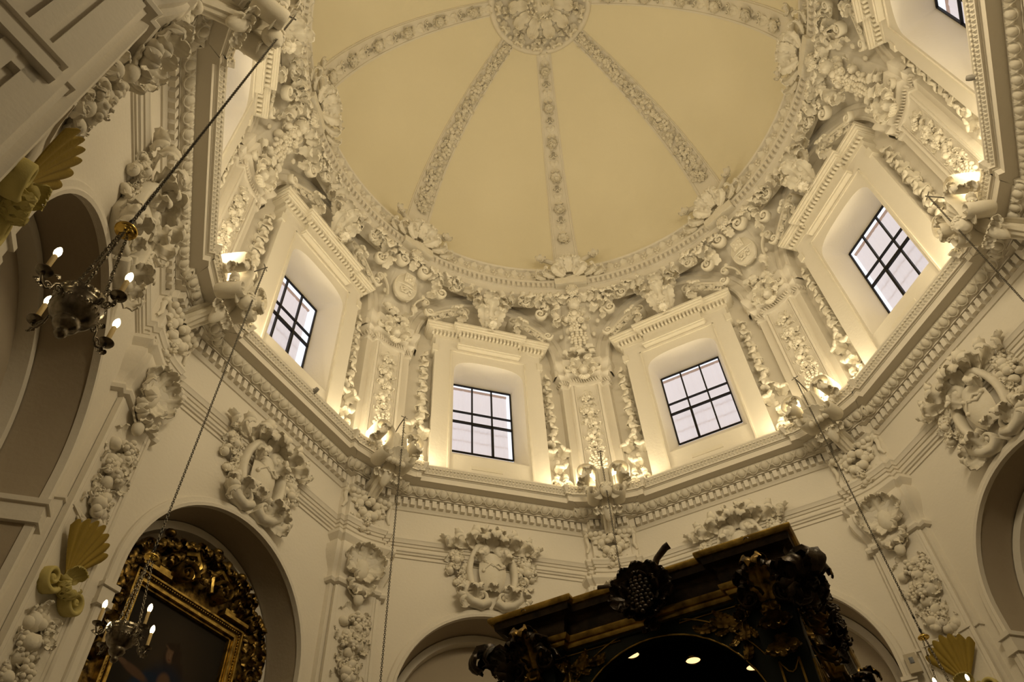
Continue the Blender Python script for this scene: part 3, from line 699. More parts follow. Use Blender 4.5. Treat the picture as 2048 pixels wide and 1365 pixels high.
# ------------------------------------------------------------------ scroll consoles with cherub heads on the cornice corners
def console(kind):
    def fn():
        o = Orn(); R0 = 4.56
        def Wc(x, z, r=R0): return FR((x, r, z), (1, 0, 0), (0, 0, 1))
        SCL = T(0, 0, 0)
        for sd in (-1, 1):
            v = o.part('volute')
            P = [(sd*(.10+.02*math.sin(t*3)), 9.22+.38*t) for t in np.linspace(0, 1, 8)]
            cx, cz = sd*(.10+.20), 9.60
            sp = spiral(.20, 1.25, -sd, PI if sd > 0 else 0, 24)+np.array([cx, cz])
            sp2 = spiral(.12, 1.1, sd, PI if sd > 0 else 0, 18)[::-1]+np.array([sd*.22, 9.22])
            Q = np.concatenate([sp2, P, sp]); ptube(v, Q, .022, .17, FR((0, R0+.02, 0), (1, 0, 0), (0, 0, 1)), z0=.08)
            a = o.part('acanthus_leaf')
            leaf(a, Wc(sd*.30, 9.50, R0-.08) @ RZ(-sd*1.0), .22, .2, curl=2.9, rise=.9, lobes=4)
            leaf(a, Wc(sd*.24, 9.62, R0-.12) @ RZ(-sd*.1), .18, .17, curl=2.6, rise=.8, lobes=4)
            leaf(a, Wc(sd*.27, 9.32, R0-.05) @ RZ(-sd*1.9), .17, .16, curl=2.6, rise=.8, lobes=4)
            leaf(a, Wc(sd*.36, 9.42, R0-.02) @ RZ(-sd*.3), .16, .14, curl=2.4, rise=.6, lobes=3)
        b = o.part('bracket')
        cv = [(R0+.02, 9.74), (R0-.14, 9.70), (R0-.19, 9.58), (R0-.14, 9.44), (R0-.06, 9.30), (R0-.04, 9.18), (R0+.04, 9.06), (R0+.16, 8.98), (R0+.30, 8.90), (R0+.42, 8.82)]
        G = np.zeros((len(cv), 13, 3))
        for i, (r_, z_) in enumerate(cv):
            for j in range(13): x = -1+2*j/12; G[i, j] = (x*(.13-.006*i), r_-.02*math.cos(x*3*PI)*(.5+.5*math.sin(i))+.05*x*x, z_)
        sheet(b, G[:, ::-1], .20)
        if kind == 'head':
            h = o.part('cherub_head'); hi = o.idx(); hr = o.part('hair', parent=hi)
            head(h, Wc(0, 9.20, R0-.20) @ RX(.55), .115, hr, 2)
            w = o.part('wing')
            for sd in (-1, 1): wing(w, Wc(sd*.09, 9.08, R0-.12) @ RZ(sd*.3), .22, sd)
        else:
            h = o.part('shell_mask'); shell(h, Wc(0, 9.16, R0-.10) @ RX(.5), .22, 7, 1.2, .3)
            for i in range(4): ell(h, Wc(-.12+.08*i, 9.13, R0-.14), .05, .05, .05)
        m = o.part('fluted_cup'); lathe(m, [(0, -.17), (.02, -.16), (.05, -.12), (.085, -.03), (.095, .05), (.07, .08), (0, .09)], 14, Wc(0, 9.02, R0+.12) @ RX(-PI/2+.4))
        for i in range(5): leaf(m, Wc(-.16+.08*i, 8.96, R0+.10) @ RZ(.5-.25*i), .16, .10, curl=2.8, rise=.5, lobes=3)
        return o
    return fn
CK = {7: 'head', 0: 'head', 1: 'shell', 2: 'head', 3: 'shell', 4: 'head'}
for kind in ('head', 'shell'):
    ks = [k for k in (7, 0, 1, 2, 3, 4) if CK[k] == kind]
    place_many(console(kind), 'scroll_console', 'stucco ornament', 'scroll consoles breaking the main cornice', ks,
               {k: 'white stucco %s between big scrolls on the cornice %s' % ('cherub head' if kind == 'head' else 'shell', CRN[k]) for k in ks}, .5)
# ------------------------------------------------------------------ fruit festoons under the cornice corners
def festoon():
    o = Orn(); a = RC+.01
    f = o.part('fruit_cluster'); fruits(f, FR((0, a, 8.66), (1, 0, 0), (0, 0, 1)), .42, .46, 11, (.04, .075), depth=.13)
    fruits(f, FR((0, a, 8.42), (1, 0, 0), (0, 0, 1)), .20, .24, 12, (.035, .055), depth=.08)
    r = o.part('ribbon')
    for sd in (-1, 1):
        P = [(sd*(.10+.26*t), a-.10+.05*t, 8.92-.10*math.sin(t*PI)*1.4+.02*t) for t in np.linspace(0, 1, 8)]+[(sd*.38, a-.02, 8.80), (sd*.36, a-.03, 8.68), (sd*.40, a-.02, 8.58)]
        tube(r, P, [.03, .035, .04, .04, .045, .045, .04, .035, .035, .03, .02], ns=8)
        ell(r, FR((sd*.37, a-.03, 8.88), (1, 0, 0), (0, 0, 1)), .055, .05, .05)
        for t in (.2, .5, .8): ell(r, FR((sd*(.10+.26*t), a-.12, 8.86), (1, 0, 0), (0, 0, 1)), .045, .05, .045)
    g = o.part('garland_arch')
    P = [(.25*math.cos(t), a-.05-.03*math.sin(t), 8.70+.22*math.sin(t)) for t in np.linspace(0, PI, 18)]; tube(g, P, .042, ns=8)
    return o
place_many(festoon, 'fruit_festoon', 'stucco ornament', 'fruit festoons under the cornice corners', [7, 0, 1, 2, 3, 4],
           {k: 'white stucco fruit festoon hanging just under the cornice ' + CRN[k] for k in range(8)}, .5)
# ------------------------------------------------------------------ acanthus palmettes over the lower pilaster capitals
def palmette():
    o = Orn(); a = RC-.04; M = FR((0, a, 7.66), (1, 0, 0), (0, 0, 1))
    l = o.part('acanthus_leaf')
    leaf(l, M @ T(0, -.04, .07), .44, .22, curl=1.9, rise=.10, lobes=5)
    for sd in (-1, 1):
        leaf(l, M @ T(sd*.03, -.03, .05) @ RZ(-sd*.42), .42, .21, curl=1.9, rise=.10, lobes=5)
        leaf(l, M @ T(sd*.03, -.02, .05) @ RZ(-sd*.95), .40, .22, curl=1.9, rise=.10, lobes=5)
        leaf(l, M @ T(sd*.03, -.04, .05) @ RZ(-sd*1.55), .34, .20, curl=1.9, rise=.12, lobes=4)
        leaf(l, M @ T(sd*.02, -.06, .05) @ RZ(-sd*2.3), .28, .17, curl=2.4, rise=.2, lobes=4)
    ell(l, M @ T(0, -.03, .03), .11, .17, .10)
    s = o.part('hanging_mask')
    shell(s, FR((0, a+.03, 7.37), (-1, 0, 0), (0, 0, -1)) @ T(0, 0, 0) @ RX(.0), .20, 7, 1.3, .22)
    for sd in (-1, 0, 1): leaf(s, FR((sd*.05, a, 7.40), (-1, 0, 0), (0, 0, -1)) @ RZ(sd*.5), .30, .15, curl=2.2, rise=.35, lobes=4)
    for sd in (-1, 1): leaf(s, FR((sd*.05, a, 7.42), (-1, 0, 0), (0, 0, -1)) @ RZ(sd*1.1), .26, .15, curl=2.4, rise=.35, lobes=4)
    ell(s, FR((0, a-.06, 7.17), (1, 0, 0), (0, 0, 1)), .07, .10, .06)
    return o
place_many(palmette, 'capital_palmette', 'stucco ornament', 'acanthus palmettes on the lower capitals', [7, 0, 1, 2, 3, 4],
           {k: 'white stucco acanthus palmette on the lower capital ' + CRN[k] for k in range(8)}, .5)
# ------------------------------------------------------------------ fruit garlands on the lower pilasters
def garland_low():
    o = Orn(); a = RC+.02; M = FR((0, a, 6.62), (1, 0, 0), (0, 0, 1))
    f = o.part('fruit_cluster')
    fruits(f, M @ T(0, .22), .42, .36, 21, (.045, .08), depth=.09); fruits(f, M @ T(.02, -.02), .36, .34, 22, (.05, .085), depth=.10); fruits(f, M @ T(.0, -.26), .30, .30, 23, (.04, .075), depth=.08)
    s = o.part('stem'); tube(s, [(0, a-.01, 7.12), (.015, a-.02, 7.0), (-.01, a-.02, 6.86)], .012); tube(s, [(.03, a-.01, 7.10), (-.015, a-.02, 7.0), (.02, a-.02, 6.86)], .010)
    return o
place_many(garland_low, 'fruit_garland', 'stucco ornament', 'fruit garlands on the lower pilasters', [7, 0, 1, 3],
           {k: 'long white stucco fruit garland on the lower pilaster ' + CRN[k] for k in range(8)}, .5)
def garland_short():
    o = Orn(); a = RC+.02
    f = o.part('fruit_cluster'); fruits(f, FR((0, a, 6.12), (1, 0, 0), (0, 0, 1)), .34, .30, 31, (.045, .075), depth=.10)
    r = o.part('ribbon')
    for sd in (-1, 1): tube(r, [(sd*.02, a-.02, 6.02), (sd*.12, a-.04, 5.99), (sd*.22, a-.02, 6.03), (sd*.30, a-.02, 5.95)], .022)
    return o
place_many(garland_short, 'fruit_bunch', 'stucco ornament', 'small fruit bunches above the shells', [0, 1, 3],
           {0: 'small white fruit bunch resting above the yellow shell left of the altarpiece', 1: 'white stucco fruit bunch at the bottom of the pilaster right of the altarpiece arch',
            3: 'small white fruit bunch above the yellow shell beside the right-hand chandelier chain'}, .5)
def low_garland():
    o = Orn(); a = RC+.02
    f = o.part('fruit_cluster', STUCCO); fruits(f, FR((0, a, 4.88), (1, 0, 0), (0, 0, 1)), .36, .44, 41, (.045, .08), depth=.10); fruits(f, FR((.0, a, 4.55), (1, 0, 0), (0, 0, 1)), .26, .34, 42, (.045, .07), depth=.08)
    return o
place_many(low_garland, 'fruit_garland', 'stucco ornament', None, [0], {0: 'white stucco fruit garland hanging below the yellow shell at the bottom left'}, .5)
def shell_sconce():
    o = Orn(); a = RC-.02
    s = o.part('shell', MUSTARD); shell(s, FR((0, a+.0, 5.40), (1, 0, 0), (0, 0, 1)) @ RX(.10), .54, 7, .68, .12)
    b = o.part('leaf_base', CREAMY)
    M = FR((0, a, 5.36), (1, 0, 0), (0, 0, 1))
    for i in range(7): leaf(b, M @ RZ(-1.2+.4*i+PI) , .24, .13, curl=2.2, rise=.5, lobes=4)
    for sd in (-1, 1): volute(b, M @ T(sd*.20, -.06), .13, 1.4, sd, PI if sd > 0 else 0, .2, .5)
    for i in range(5): leaf(b, M @ T(0, 0, .05) @ RZ(-.6+.3*i), .20, .10, curl=1.2, rise=.5, lobes=3)
    return o
place_many(shell_sconce, 'shell_sconce', 'shell', 'mustard yellow shells on the lower pilasters', [0, 3, 7],
           {0: 'mustard yellow scalloped shell on the pilaster left of the gilded altarpiece', 3: 'mustard yellow scalloped shell behind the right-hand chandelier at the bottom right',
            7: 'mustard yellow scalloped shell at the left edge, above the dark arch'}, .5)
# ------------------------------------------------------------------ drum ornaments
def drum_garland(): 
    o = Orn(); a = RDC+.02; f = o.part('fruit_cluster')
    for i, (z, w, h) in enumerate(((11.95, .22, .30), (11.62, .26, .30), (11.30, .24, .30), (10.98, .26, .30), (10.66, .24, .32))): fruits(f, FR((0, a, z), (1, 0, 0), (0, 0, 1)), w, h, 50+i, (.03, .058), depth=.08)
    g = o.part('grape_bunch'); grapes(g, FR((0, a, 10.52), (1, 0, 0), (0, 0, 1)), .32, .50, .034, 3, depth=.12)
    t = o.part('leaf_tail')
    for i in range(5): leaf(t, FR((0, a-.02, 9.98), (-1, 0, 0), (0, 0, -1)) @ RZ(-.9+.45*i), .24, .13, curl=2.0, rise=.4, lobes=3)
    return o
place_many(drum_garland, 'drum_garland', 'stucco ornament', 'garlands on the upper pilasters', [0, 1, 2, 3, 4],
           {0: 'white garland with grapes on the upper pilaster between far-left and altarpiece windows', 1: 'white garland with grapes on the upper pilaster between altarpiece window and left bottom-middle window',
            2: 'white garland with grapes on the upper pilaster between the two bottom-middle windows', 3: 'white garland with grapes on the upper pilaster left of the steeply tilted window',
            4: 'white garland with grapes on the upper pilaster above the steeply tilted window, at right'}, .5)
def drum_capital():
    o = Orn(); a = RDC-.10; M = FR((0, a, 12.60), (1, 0, 0), (0, 0, 1))
    l = o.part('acanthus_leaf')
    for sd in (-1, 1):
        leaf(l, M @ T(sd*.05, .05, .05) @ RZ(-sd*.5), .34, .2, curl=3.0, rise=.5, lobes=4)
        leaf(l, M @ T(sd*.10, .0, .05) @ RZ(-sd*1.2), .30, .18, curl=3.0, rise=.5, lobes=4)
        leaf(l, M @ T(sd*.08, -.06, .05) @ RZ(-sd*2.1), .26, .16, curl=2.6, rise=.4, lobes=4)
        volute(l, M @ T(sd*.30, .10, .02), .09, 1.4, sd, PI if sd > 0 else 0, .22, .5)
    m = o.part('mask'); hi = o.idx(); hr = o.part('hair', parent=hi)
    head(m, M @ T(0, -.02, .08), .12, hr, 5)
    for i in range(5): leaf(m, FR((0, a, 12.46), (-1, 0, 0), (0, 0, -1)) @ RZ(-.7+.35*i), .22, .10, curl=2.0, rise=.5, lobes=3)
    return o
place_many(drum_capital, 'drum_capital', 'stucco ornament', 'capitals of the upper pilasters', [0, 1, 2, 3, 4],
           {0: 'white leafy capital of the upper pilaster left of the altarpiece window', 1: 'white leafy capital of the upper pilaster right of the altarpiece window',
            2: 'white leafy capital of the upper pilaster between the two bottom-middle windows', 3: 'white leafy capital of the upper pilaster left of the steeply tilted window',
            4: 'white leafy capital of the upper pilaster between steeply tilted window and top right window'}, .5)
def spandrel(kind):
    def surf(ang, z):
        q = min(1, max(0, (z-12.95)/1.67)); b = PI/8-abs(ang); r0 = min(5.10, (AF-.01)/math.cos(b)); r = r0+(4.50-r0)*q**1.25
        if 14.60 < z < 14.9: r = 4.44
        if z >= 14.9: r = 4.40
        p = np.array([r*math.sin(ang), r*math.cos(ang), z]); t = np.array([math.cos(ang), -math.sin(ang), 0]); up = np.array([-math.sin(ang)*.3*min(1, q*1.6), -math.cos(ang)*.3*min(1, q*1.6), 1.0])
        return FR(p, t, up)
    def fn():
        o = Orn(); rn = random.Random(7 if kind == 'fruit' else 8); l = o.part('acanthus_leaf')
        for z in np.arange(13.02, 14.66, .135):
            for j in range(-10, 11):
                ang = j*.0385+rn.uniform(-.012, .012); b = PI/8-abs(ang); u = math.tan(b)*AF
                dd = math.hypot(u, z-ZD)
                if dd < RO+.045 or b < 0: continue
                if abs(ang) < (.075 if kind == 'fruit' else .10) and 13.3 < z < 14.4: continue
                zz = z+rn.uniform(-.05, .05)
                if zz > 14.38: zz = 14.38-rn.uniform(0, .05)
                dr = math.atan2(ang*4.7, (zz-13.65)) + rn.uniform(-.7, .7)
                L = rn.uniform(.24, .38)
                leaf(l, surf(ang, zz) @ T(0, 0, .02+.05*rn.random()) @ RZ(-dr), L, L*.66, curl=rn.uniform(2.4, 3.2), rise=rn.uniform(.5, .9), lobes=4, n=10, m=7, bend=rn.uniform(-.25, .25))
        bd = o.part('bead')
        for sd in (-1, 1):
            for i in range(5):
                t = 1.08-.17*i; x = (RO+.09)*math.cos(t); zz = ZD+(RO+.09)*math.sin(t); boss(bd, surf(sd*(PI/8-math.atan2(x, AF)), zz) @ T(0, 0, .01), .05, .06, .03)
        c = o.part('scroll')
        for sd in (-1, 1):
            for (an, z, R, st) in ((.16, 14.05, .13, 0), (.13, 13.55, .10, 0), (.23, 14.32, .10, 0)):
                volute(c, surf(sd*an, z) @ T(0, 0, .05), R, 1.5, sd, PI if sd > 0 else 0, .22, .6)
        if kind == 'fruit':
            h = o.part('mask'); hi = o.idx(); hr = o.part('hair', parent=hi); head(h, surf(0, 14.28) @ T(0, 0, .10) @ RX(.2), .15, hr, 9)
            f = o.part('fruit_basket'); fruits(f, surf(0, 13.95) @ T(0, 0, .06), .48, .34, 61, (.05, .09), leaves=True, depth=.16)
            fruits(f, surf(0, 13.68) @ T(0, 0, .06), .40, .30, 63, (.05, .085), leaves=False, depth=.16)
            g = o.part('grape_bunch'); grapes(g, surf(0, 13.62) @ T(0, 0, .05), .42, .42, .045, 5, depth=.16)
        else:
            s = o.part('shield'); M = surf(0, 13.85) @ T(0, 0, .04); n = 15; G = np.zeros((n, n, 3))
            for i in range(n):
                for j in range(n):
                    y = -1+2*i/(n-1); x = -1+2*j/(n-1); w = .235*math.sqrt(max(.02, 1-.72*y*y)); G[i, j] = (x*w, y*.30, .17*(1-.5*x*x-.4*y*y)+.02)
            sheet(s, G, .12, M)
            ptube(s, [(-.235*math.cos(t), .30*math.sin(t)) for t in np.linspace(0, 2*PI, 30)], .022, .05, M, z0=.06)
            box(s, -.11, .11, .02, .25, .10, .215, M)
            for (x_, y_) in ((-.06, .08), (.06, .08), (-.06, .18), (.06, .18), (0, .13)): ell(s, M @ T(x_, y_, .215), .026)
            tube(s, [(-.21, -.0, .12), (-.1, -.04, .19), (0, -.05, .215), (.1, -.04, .19), (.21, -.0, .12)], .02, M)
            rr2 = random.Random(4)
            for i in range(26): ell(s, M @ T(rr2.uniform(-.13, .13), rr2.uniform(-.22, -.08), .18), .03, .022, .025, 6, 4)
            cr = o.part('crown_scroll')
            for sd in (-1, 1):
                volute(cr, surf(sd*.055, 14.33) @ T(0, 0, .08), .14, 1.5, -sd, 0 if sd > 0 else PI, .24, .7)
                cscroll(cr, surf(sd*.06, 13.5) @ T(0, 0, .04) @ RZ(PI/2-sd*.4), .4, .10, -sd, .03, .06)
            leaf(cr, surf(0, 14.25) @ T(0, 0, .12), .26, .2, curl=2.8, rise=.7, lobes=4)
        for sd in (-1, 1):      # flower bosses pinned on the archivolts
            w = o.part('flower_boss'); t = .98; x = (RO-.06)*math.cos(t); zz = ZD+(RO-.06)*math.sin(t); ang = sd*(PI/8-math.atan2(x, AF)); flower(w, surf(ang, zz) @ T(0, 0, .03), .14, 6)
        return o
    return fn
for kind in ('fruit', 'shield'):
    ks = [0, 2, 4] if kind == 'fruit' else [1, 3]
    place_many(spandrel(kind), 'spandrel_ornament', 'stucco ornament', 'dense stucco foliage between the drum arches', ks,
        {0: 'dense stucco foliage with fruit basket between far-left window and altarpiece window', 1: 'dense stucco foliage around a shield, right of the window above the altarpiece',
         2: 'dense stucco foliage with a fruit basket between the two bottom-middle windows', 3: 'dense stucco foliage around a shield, left of the steeply tilted window',
         4: 'dense stucco foliage with a fruit basket above the steeply tilted window, near the top right'}, .5)
def rim_palmette():
    o = Orn(); r = 4.36
    def rim(x, z, rr=r, tilt=0.0): 
        a = math.asin(x/rr); return FR((rr*math.sin(a), rr*math.cos(a), z), (math.cos(a), -math.sin(a), 0), (-math.sin(a)*tilt, -math.cos(a)*tilt, 1))
    s = o.part('shell'); shell(s, rim(0, 15.62, 4.50, .28), .30, 7, .85, .10)
    l = o.part('acanthus_leaf')
    for sd in (-1, 1):
        leaf(l, rim(sd*.06, 15.1, 4.30, .1) @ RZ(-sd*.40), .50, .26, curl=2.8, rise=.3, lobes=5)
        leaf(l, rim(sd*.12, 14.98, 4.30, .1) @ RZ(-sd*.9), .46, .26, curl=2.8, rise=.35, lobes=5)
        leaf(l, rim(sd*.32, 15.02, 4.34, .1) @ RZ(-sd*1.3), .42, .24, curl=2.6, rise=.3, lobes=5)
        leaf(l, rim(sd*.52, 15.0, 4.36, .1) @ RZ(-sd*1.45), .36, .22, curl=2.4, rise=.25, lobes=5)
        tube(l, [rim(sd*x, z, rr)[:3, 3] for x, z, rr in ((.10, 15.15, 4.28), (.22, 15.42, 4.30), (.38, 15.55, 4.32), (.52, 15.60, 4.30), (.60, 15.52, 4.30))], [.05, .055, .06, .06, .04])
        flower(l, rim(sd*.60, 15.55, 4.30) , .14, 5)
    leaf(l, rim(0, 15.1, 4.28, .1), .46, .2, curl=2.6, rise=.3, lobes=5)
    t = o.part('twisted_band')
    for i in range(5): tube(t, [rim(-.24+.05*i+.22*q, 14.80+.05*i*.3+.16*q, 4.33)[:3, 3] for q in np.linspace(0, 1, 6)], .03)
    box(t, -.34, .34, 4.30, 4.55, 14.72, 14.92); 
    m = o.part('mask'); head(m, rim(0, 14.55, 4.40) @ RX(.35), .13, None, 3)
    for i in range(6): leaf(m, FR((0, 4.42, 14.50), (-1, 0, 0), (0, .1, -1)) @ RZ(-1.1+.44*i), .22, .13, curl=2.2, rise=.4, lobes=3)
    return o
place_many(rim_palmette, 'rim_palmette', 'stucco ornament', 'leafy crests where the ribs meet the dome rim', [0, 1, 2, 3, 4],
    {0: 'leafy stucco crest on the dome rim at the foot of the leftmost rib', 1: 'leafy stucco crest on the dome rim at the foot of the rib left of centre', 2: 'leafy stucco crest on the dome rim at the foot of the vertical middle rib',
     3: 'leafy stucco crest on the dome rim at the foot of the rib right of centre', 4: 'leafy stucco crest on the dome rim at the foot of the rightmost rib'}, .5)
# ------------------------------------------------------------------ dome ribs
def rib(kind):
    def sp(t, x, lift=0.0):   # t elevation on the sphere, x tangential offset
        R = RS-lift; rr = R*math.cos(t); a = math.asin(max(-1, min(1, x/max(rr, .2)))); p = np.array([rr*math.sin(a), rr*math.cos(a), ZS+R*math.sin(t)])
        n = -np.array([math.cos(t)*math.sin(a), math.cos(t)*math.cos(a), math.sin(t)]); up = np.array([-math.sin(t)*math.sin(a), -math.sin(t)*math.cos(a), math.cos(t)])
        return FR(p, np.cross(up, n), up)
    def fn():
        o = Orn(); b = o.part('rib_band', PLASTER); T0, T1 = .10, 1.33; ts = np.linspace(T0, T1, 44); hw = lambda t: .27+(.155-.27)*(t-T0)/(T1-T0)
        prof = [(-1.12, -.02), (-1.10, .022), (-1.0, .022), (-.97, .05), (-.86, .05), (-.83, .03), (.83, .03), (.86, .05), (.97, .05), (1.0, .022), (1.10, .022), (1.12, -.02)]
        G = np.array([[sp(t, q*hw(t), l)[:3, 3] for q, l in prof] for t in ts]); m = len(prof); b.add(G.reshape(-1, 3), [(i*m+j, i*m+j+1, i*m+m+j+1, i*m+m+j) for i in range(len(ts)-1) for j in range(m-1)])
        f = o.part('floral_band'); rn = random.Random(5); t = .30; i = 0
        while t < 1.30:
            w = hw(t); M = sp(t, 0, .035)
            if kind == 'rich':
                fruits(f, M, w*1.25, .26, 70+i, (.030, .055), depth=.05, dens=.8); t += .052
            else:
                if i % 3 == 0: flower(f, M, .15*(w/.27)**.5, 7); fruits(f, M, .2, .2, 80+i, (.025, .045), depth=.05, dens=.6)
                elif i % 3 == 1:
                    for sd in (-1, 1):
                        for s2 in (0, PI): leaf(f, M @ RZ(s2+sd*.5), .20, .09, curl=1.6, rise=.15, lobes=3, n=8, m=5)
                else:
                    for sd in (-1, 1): volute(f, M @ T(sd*.07, 0), .065, 1.3, sd, PI if sd > 0 else 0, .18, .3); leaf(f, M @ T(0, -.08), .2, .1, curl=1.8, rise=.2, lobes=3, n=8, m=5)
                t += .062
            i += 1
        return o
    return fn
RL = {0: 'dome rib with scattered flowers, curving to the far left', 1: 'dome rib packed with fruit, left of the vertical middle rib', 2: 'dome rib with scattered flowers, running vertically down the middle',
      3: 'dome rib packed with fruit, right of the vertical middle rib', 4: 'dome rib with scattered flowers, running to the right along the top edge'}
place_many(rib('sparse'), 'dome_rib', 'stucco ornament', 'ribs of the dome', [0, 2, 4], RL, .5)
place_many(rib('rich'), 'dome_rib', 'stucco ornament', 'ribs of the dome', [1, 3], RL, .5)
o = rib('rich')().build('dome_rib', 'dome rib running off the top edge of the photo to the left', 'stucco ornament', 'ribs of the dome', rz=rz_bay(7.5))
# ------------------------------------------------------------------ apex rosette
o = Orn(); ZR = 19.50
d = o.part('disc', PLASTER); lathe(d, [(1.16, 19.66), (1.16, 19.50), (1.10, 19.46), (1.02, 19.46), (1.0, 19.50), (.6, 19.44), (.34, 19.40), (.30, 19.42), (0, 19.42)], 48)
def dn(x, y, z, a): return FR((x, y, z), (-math.sin(a), math.cos(a), 0), (math.cos(a), math.sin(a), 0))   # facing down, up = outward
def dnf(r, a, z=ZR):
    M = FR((r*math.cos(a), r*math.sin(a), z), (math.sin(a), -math.cos(a), 0), (math.cos(a), math.sin(a), 0)); 
    if M[2, 2] > 0: M = FR((r*math.cos(a), r*math.sin(a), z), (-math.sin(a), math.cos(a), 0), (math.cos(a), math.sin(a), 0))
    return M
p = o.part('petal')
for i in range(10):
    a = 2*PI*i/10+.3; leaf(p, dnf(.30, a, 19.40), .50, .30, curl=1.3, rise=.25, lobes=2, n=11, m=9)
    for sd in (-1, 1): leaf(p, dnf(.62, a+sd*.17, 19.40) @ RZ(sd*.9), .20, .14, curl=3.0, rise=.5, lobes=3)
    leaf(p, dnf(.56, a+.314, 19.40), .20, .12, curl=2.4, rise=.3, lobes=3)
s = o.part('leaf_border')
for i in range(26):
    a = 2*PI*i/26; leaf(s, dnf(.86, a, 19.42) @ RZ(.6 if i % 2 else -.6), .26, .18, curl=2.9, rise=.5, lobes=4); ell(s, dnf(.98, a+.1, 19.42), .05)
for i in range(18): leaf(s, dnf(.80, 2*PI*i/18, 19.42) @ RZ(PI/2 if i % 2 else -PI/2), .22, .14, curl=2.7, rise=.5, lobes=3)
c = o.part('leaf_boss'); lathe(c, [(.30, 19.42), (.30, 19.32), (.24, 19.24), (.12, 19.18), (0, 19.16)], 20)
rn = random.Random(3)
for i in range(34):
    a = rn.uniform(0, 2*PI); r = .27*math.sqrt(rn.random()); leaf(c, dnf(r, a, 19.24-.10*(1-r/.27)) @ RZ(rn.uniform(-.5, .5)), .14, .11, curl=2.6, rise=.7, lobes=3, n=9, m=7)
o.build('ceiling_rosette', 'large round stucco rosette with pierced petals at the dome apex', 'stucco ornament')

# ------------------------------------------------------------------ window entablatures with broken pediments
def pediment():
    o = Orn(); e = o.part('entablature')
    def crown(x0, x1, zt, yf, zb):      # stepped cornice block between x0,x1 with its front at yf
        for (z0, z1, d) in ((zt-.045, zt, .0), (zt-.09, zt-.045, .02), (zt-.13, zt-.09, .055), (zt-.16, zt-.13, .075)): box(e, x0+d, x1-d, yf+d, AD, z0, z1)
        box(e, x0+.15, x1-.15, yf+.15, AD, zb, zt-.16)
        n = int((x1-x0-.2)/.075)
        for i in range(n):
            x = x0+.10+(x1-x0-.2)*(i+.5)/n; box(e, x-.020, x+.020, yf+.075, yf+.16, zt-.245, zt-.16)
    crown(-1.26, 1.26, 13.33, 4.62, 13.0)
    crown(-.74, .74, 13.30, 4.53, 12.84)
    for (z0, z1, d) in ((12.80, 12.84, .0), (12.76, 12.80, .02)): box(e, -.64+d, .64-d, 4.655+d, AD, z0, z1)
    m = o.part('panel_moulding')       # raised line round the window face
    for (x0, x1, z0, z1) in ((-.755, -.725, 9.55, 12.70), (.725, .755, 9.55, 12.70), (-.755, .755, 12.68, 12.71)): box(m, x0, x1, FA-.022, FA+.01, z0, z1)
    box(m, -.34, .20, FA-.012, FA+.01, 9.82, 9.90)
    for s in (-1, 1):                   # ears at the head of the side strips
        box(m, min(s*1.0, s*1.11), max(s*1.0, s*1.11), FA-.02, AD-.05, 12.62, 12.80)
    for s in (-1, 1):
        r = o.part('raking_cornice'); ax = math.atan2(.50, .78)
        M = FR((s*1.14, 4.66, 13.36), (-s*math.cos(ax), 0, math.sin(ax)), (s*math.sin(ax), 0, math.cos(ax)))
        M[:3, 2] = (0, -1, 0)
        box(r, 0, .70, .12, .17, -.38, .06, M); box(r, 0, .70, .09, .12, -.38, .03, M); box(r, .0, .70, -.02, .03, -.38, .02, M)
        for i in range(10): box(r, .03+.067*i, .066+.067*i, .03, .09, -.1, .0, M)
        v = o.part('volute'); P = np.concatenate([[(.62, .15), (.72, .16)], spiral(.13, 1.3, -1, PI/2, 20)+np.array([.76, .03])])
        ptube(v, P, .022, .13, M, z0=-.08)
        a = o.part('acanthus_leaf')
        leaf(a, W_(s*.62, 13.66, 4.70) @ RZ(-s*.5), .34, .30, curl=2.8, rise=.6, lobes=5)
        leaf(a, W_(s*.66, 13.52, 4.66) @ RZ(s*1.4), .30, .24, curl=2.6, rise=.5, lobes=5)
        for i in range(3): flower(a, W_(s*(.98-.18*i), 13.50+.11*i, 4.66-.0), .085, 5)
        leaf(a, W_(s*.08, 13.35, 4.56) @ RZ(s*.55), .30, .20, curl=2.8, rise=.6, lobes=4)
        leaf(a, W_(s*.10, 13.42, 4.60) @ RZ(-s*.25), .62, .24, curl=2.9, rise=.3, lobes=6)
        leaf(a, W_(s*.14, 13.95, 4.62) @ RZ(-s*.9), .40, .26, curl=2.9, rise=.4, lobes=5)
        leaf(a, W_(s*.10, 14.20, 4.62) @ RZ(-s*1.2), .40, .26, curl=2.6, rise=.3, lobes=5)
        leaf(a, W_(s*.05, 13.30, 4.52) @ RZ(s*2.4), .20, .14, curl=2.4, rise=.5, lobes=3)
        leaf(a, W_(s*.30, 14.35, 4.66) @ RZ(-s*1.75), .34, .24, curl=2.6, rise=.3, lobes=5)
    a = o.part('acanthus_leaf')
    leaf(a, W_(0, 13.38, 4.58), .85, .30, curl=2.4, rise=.18, lobes=6, n=16)
    leaf(a, W_(0, 14.10, 4.55), .42, .32, curl=2.8, rise=.3, lobes=5)
    leaf(a, W_(0, 13.40, 4.50) @ RZ(PI), .26, .20, curl=2.4, rise=.5, lobes=4)
    b = o.part('fluted_stem'); 
    for i in range(5): tube(b, [(-.10+.05*i, 4.58, 13.34), ((-.10+.05*i)*.7, 4.60, 13.7), ((-.10+.05*i)*1.0, 4.62, 14.05)], .03)
    return o
NOSPLIT.update({'entablature', 'panel_moulding', 'fluted_stem', 'raking_cornice'})
place_many(pediment, 'window_pediment', 'stucco ornament', 'dentilled window heads with broken pediments', [0, 1, 2, 3, 4, 5],
    {k: 'dentilled white cornice and broken pediment over the ' + WIN[k] for k in range(6)})
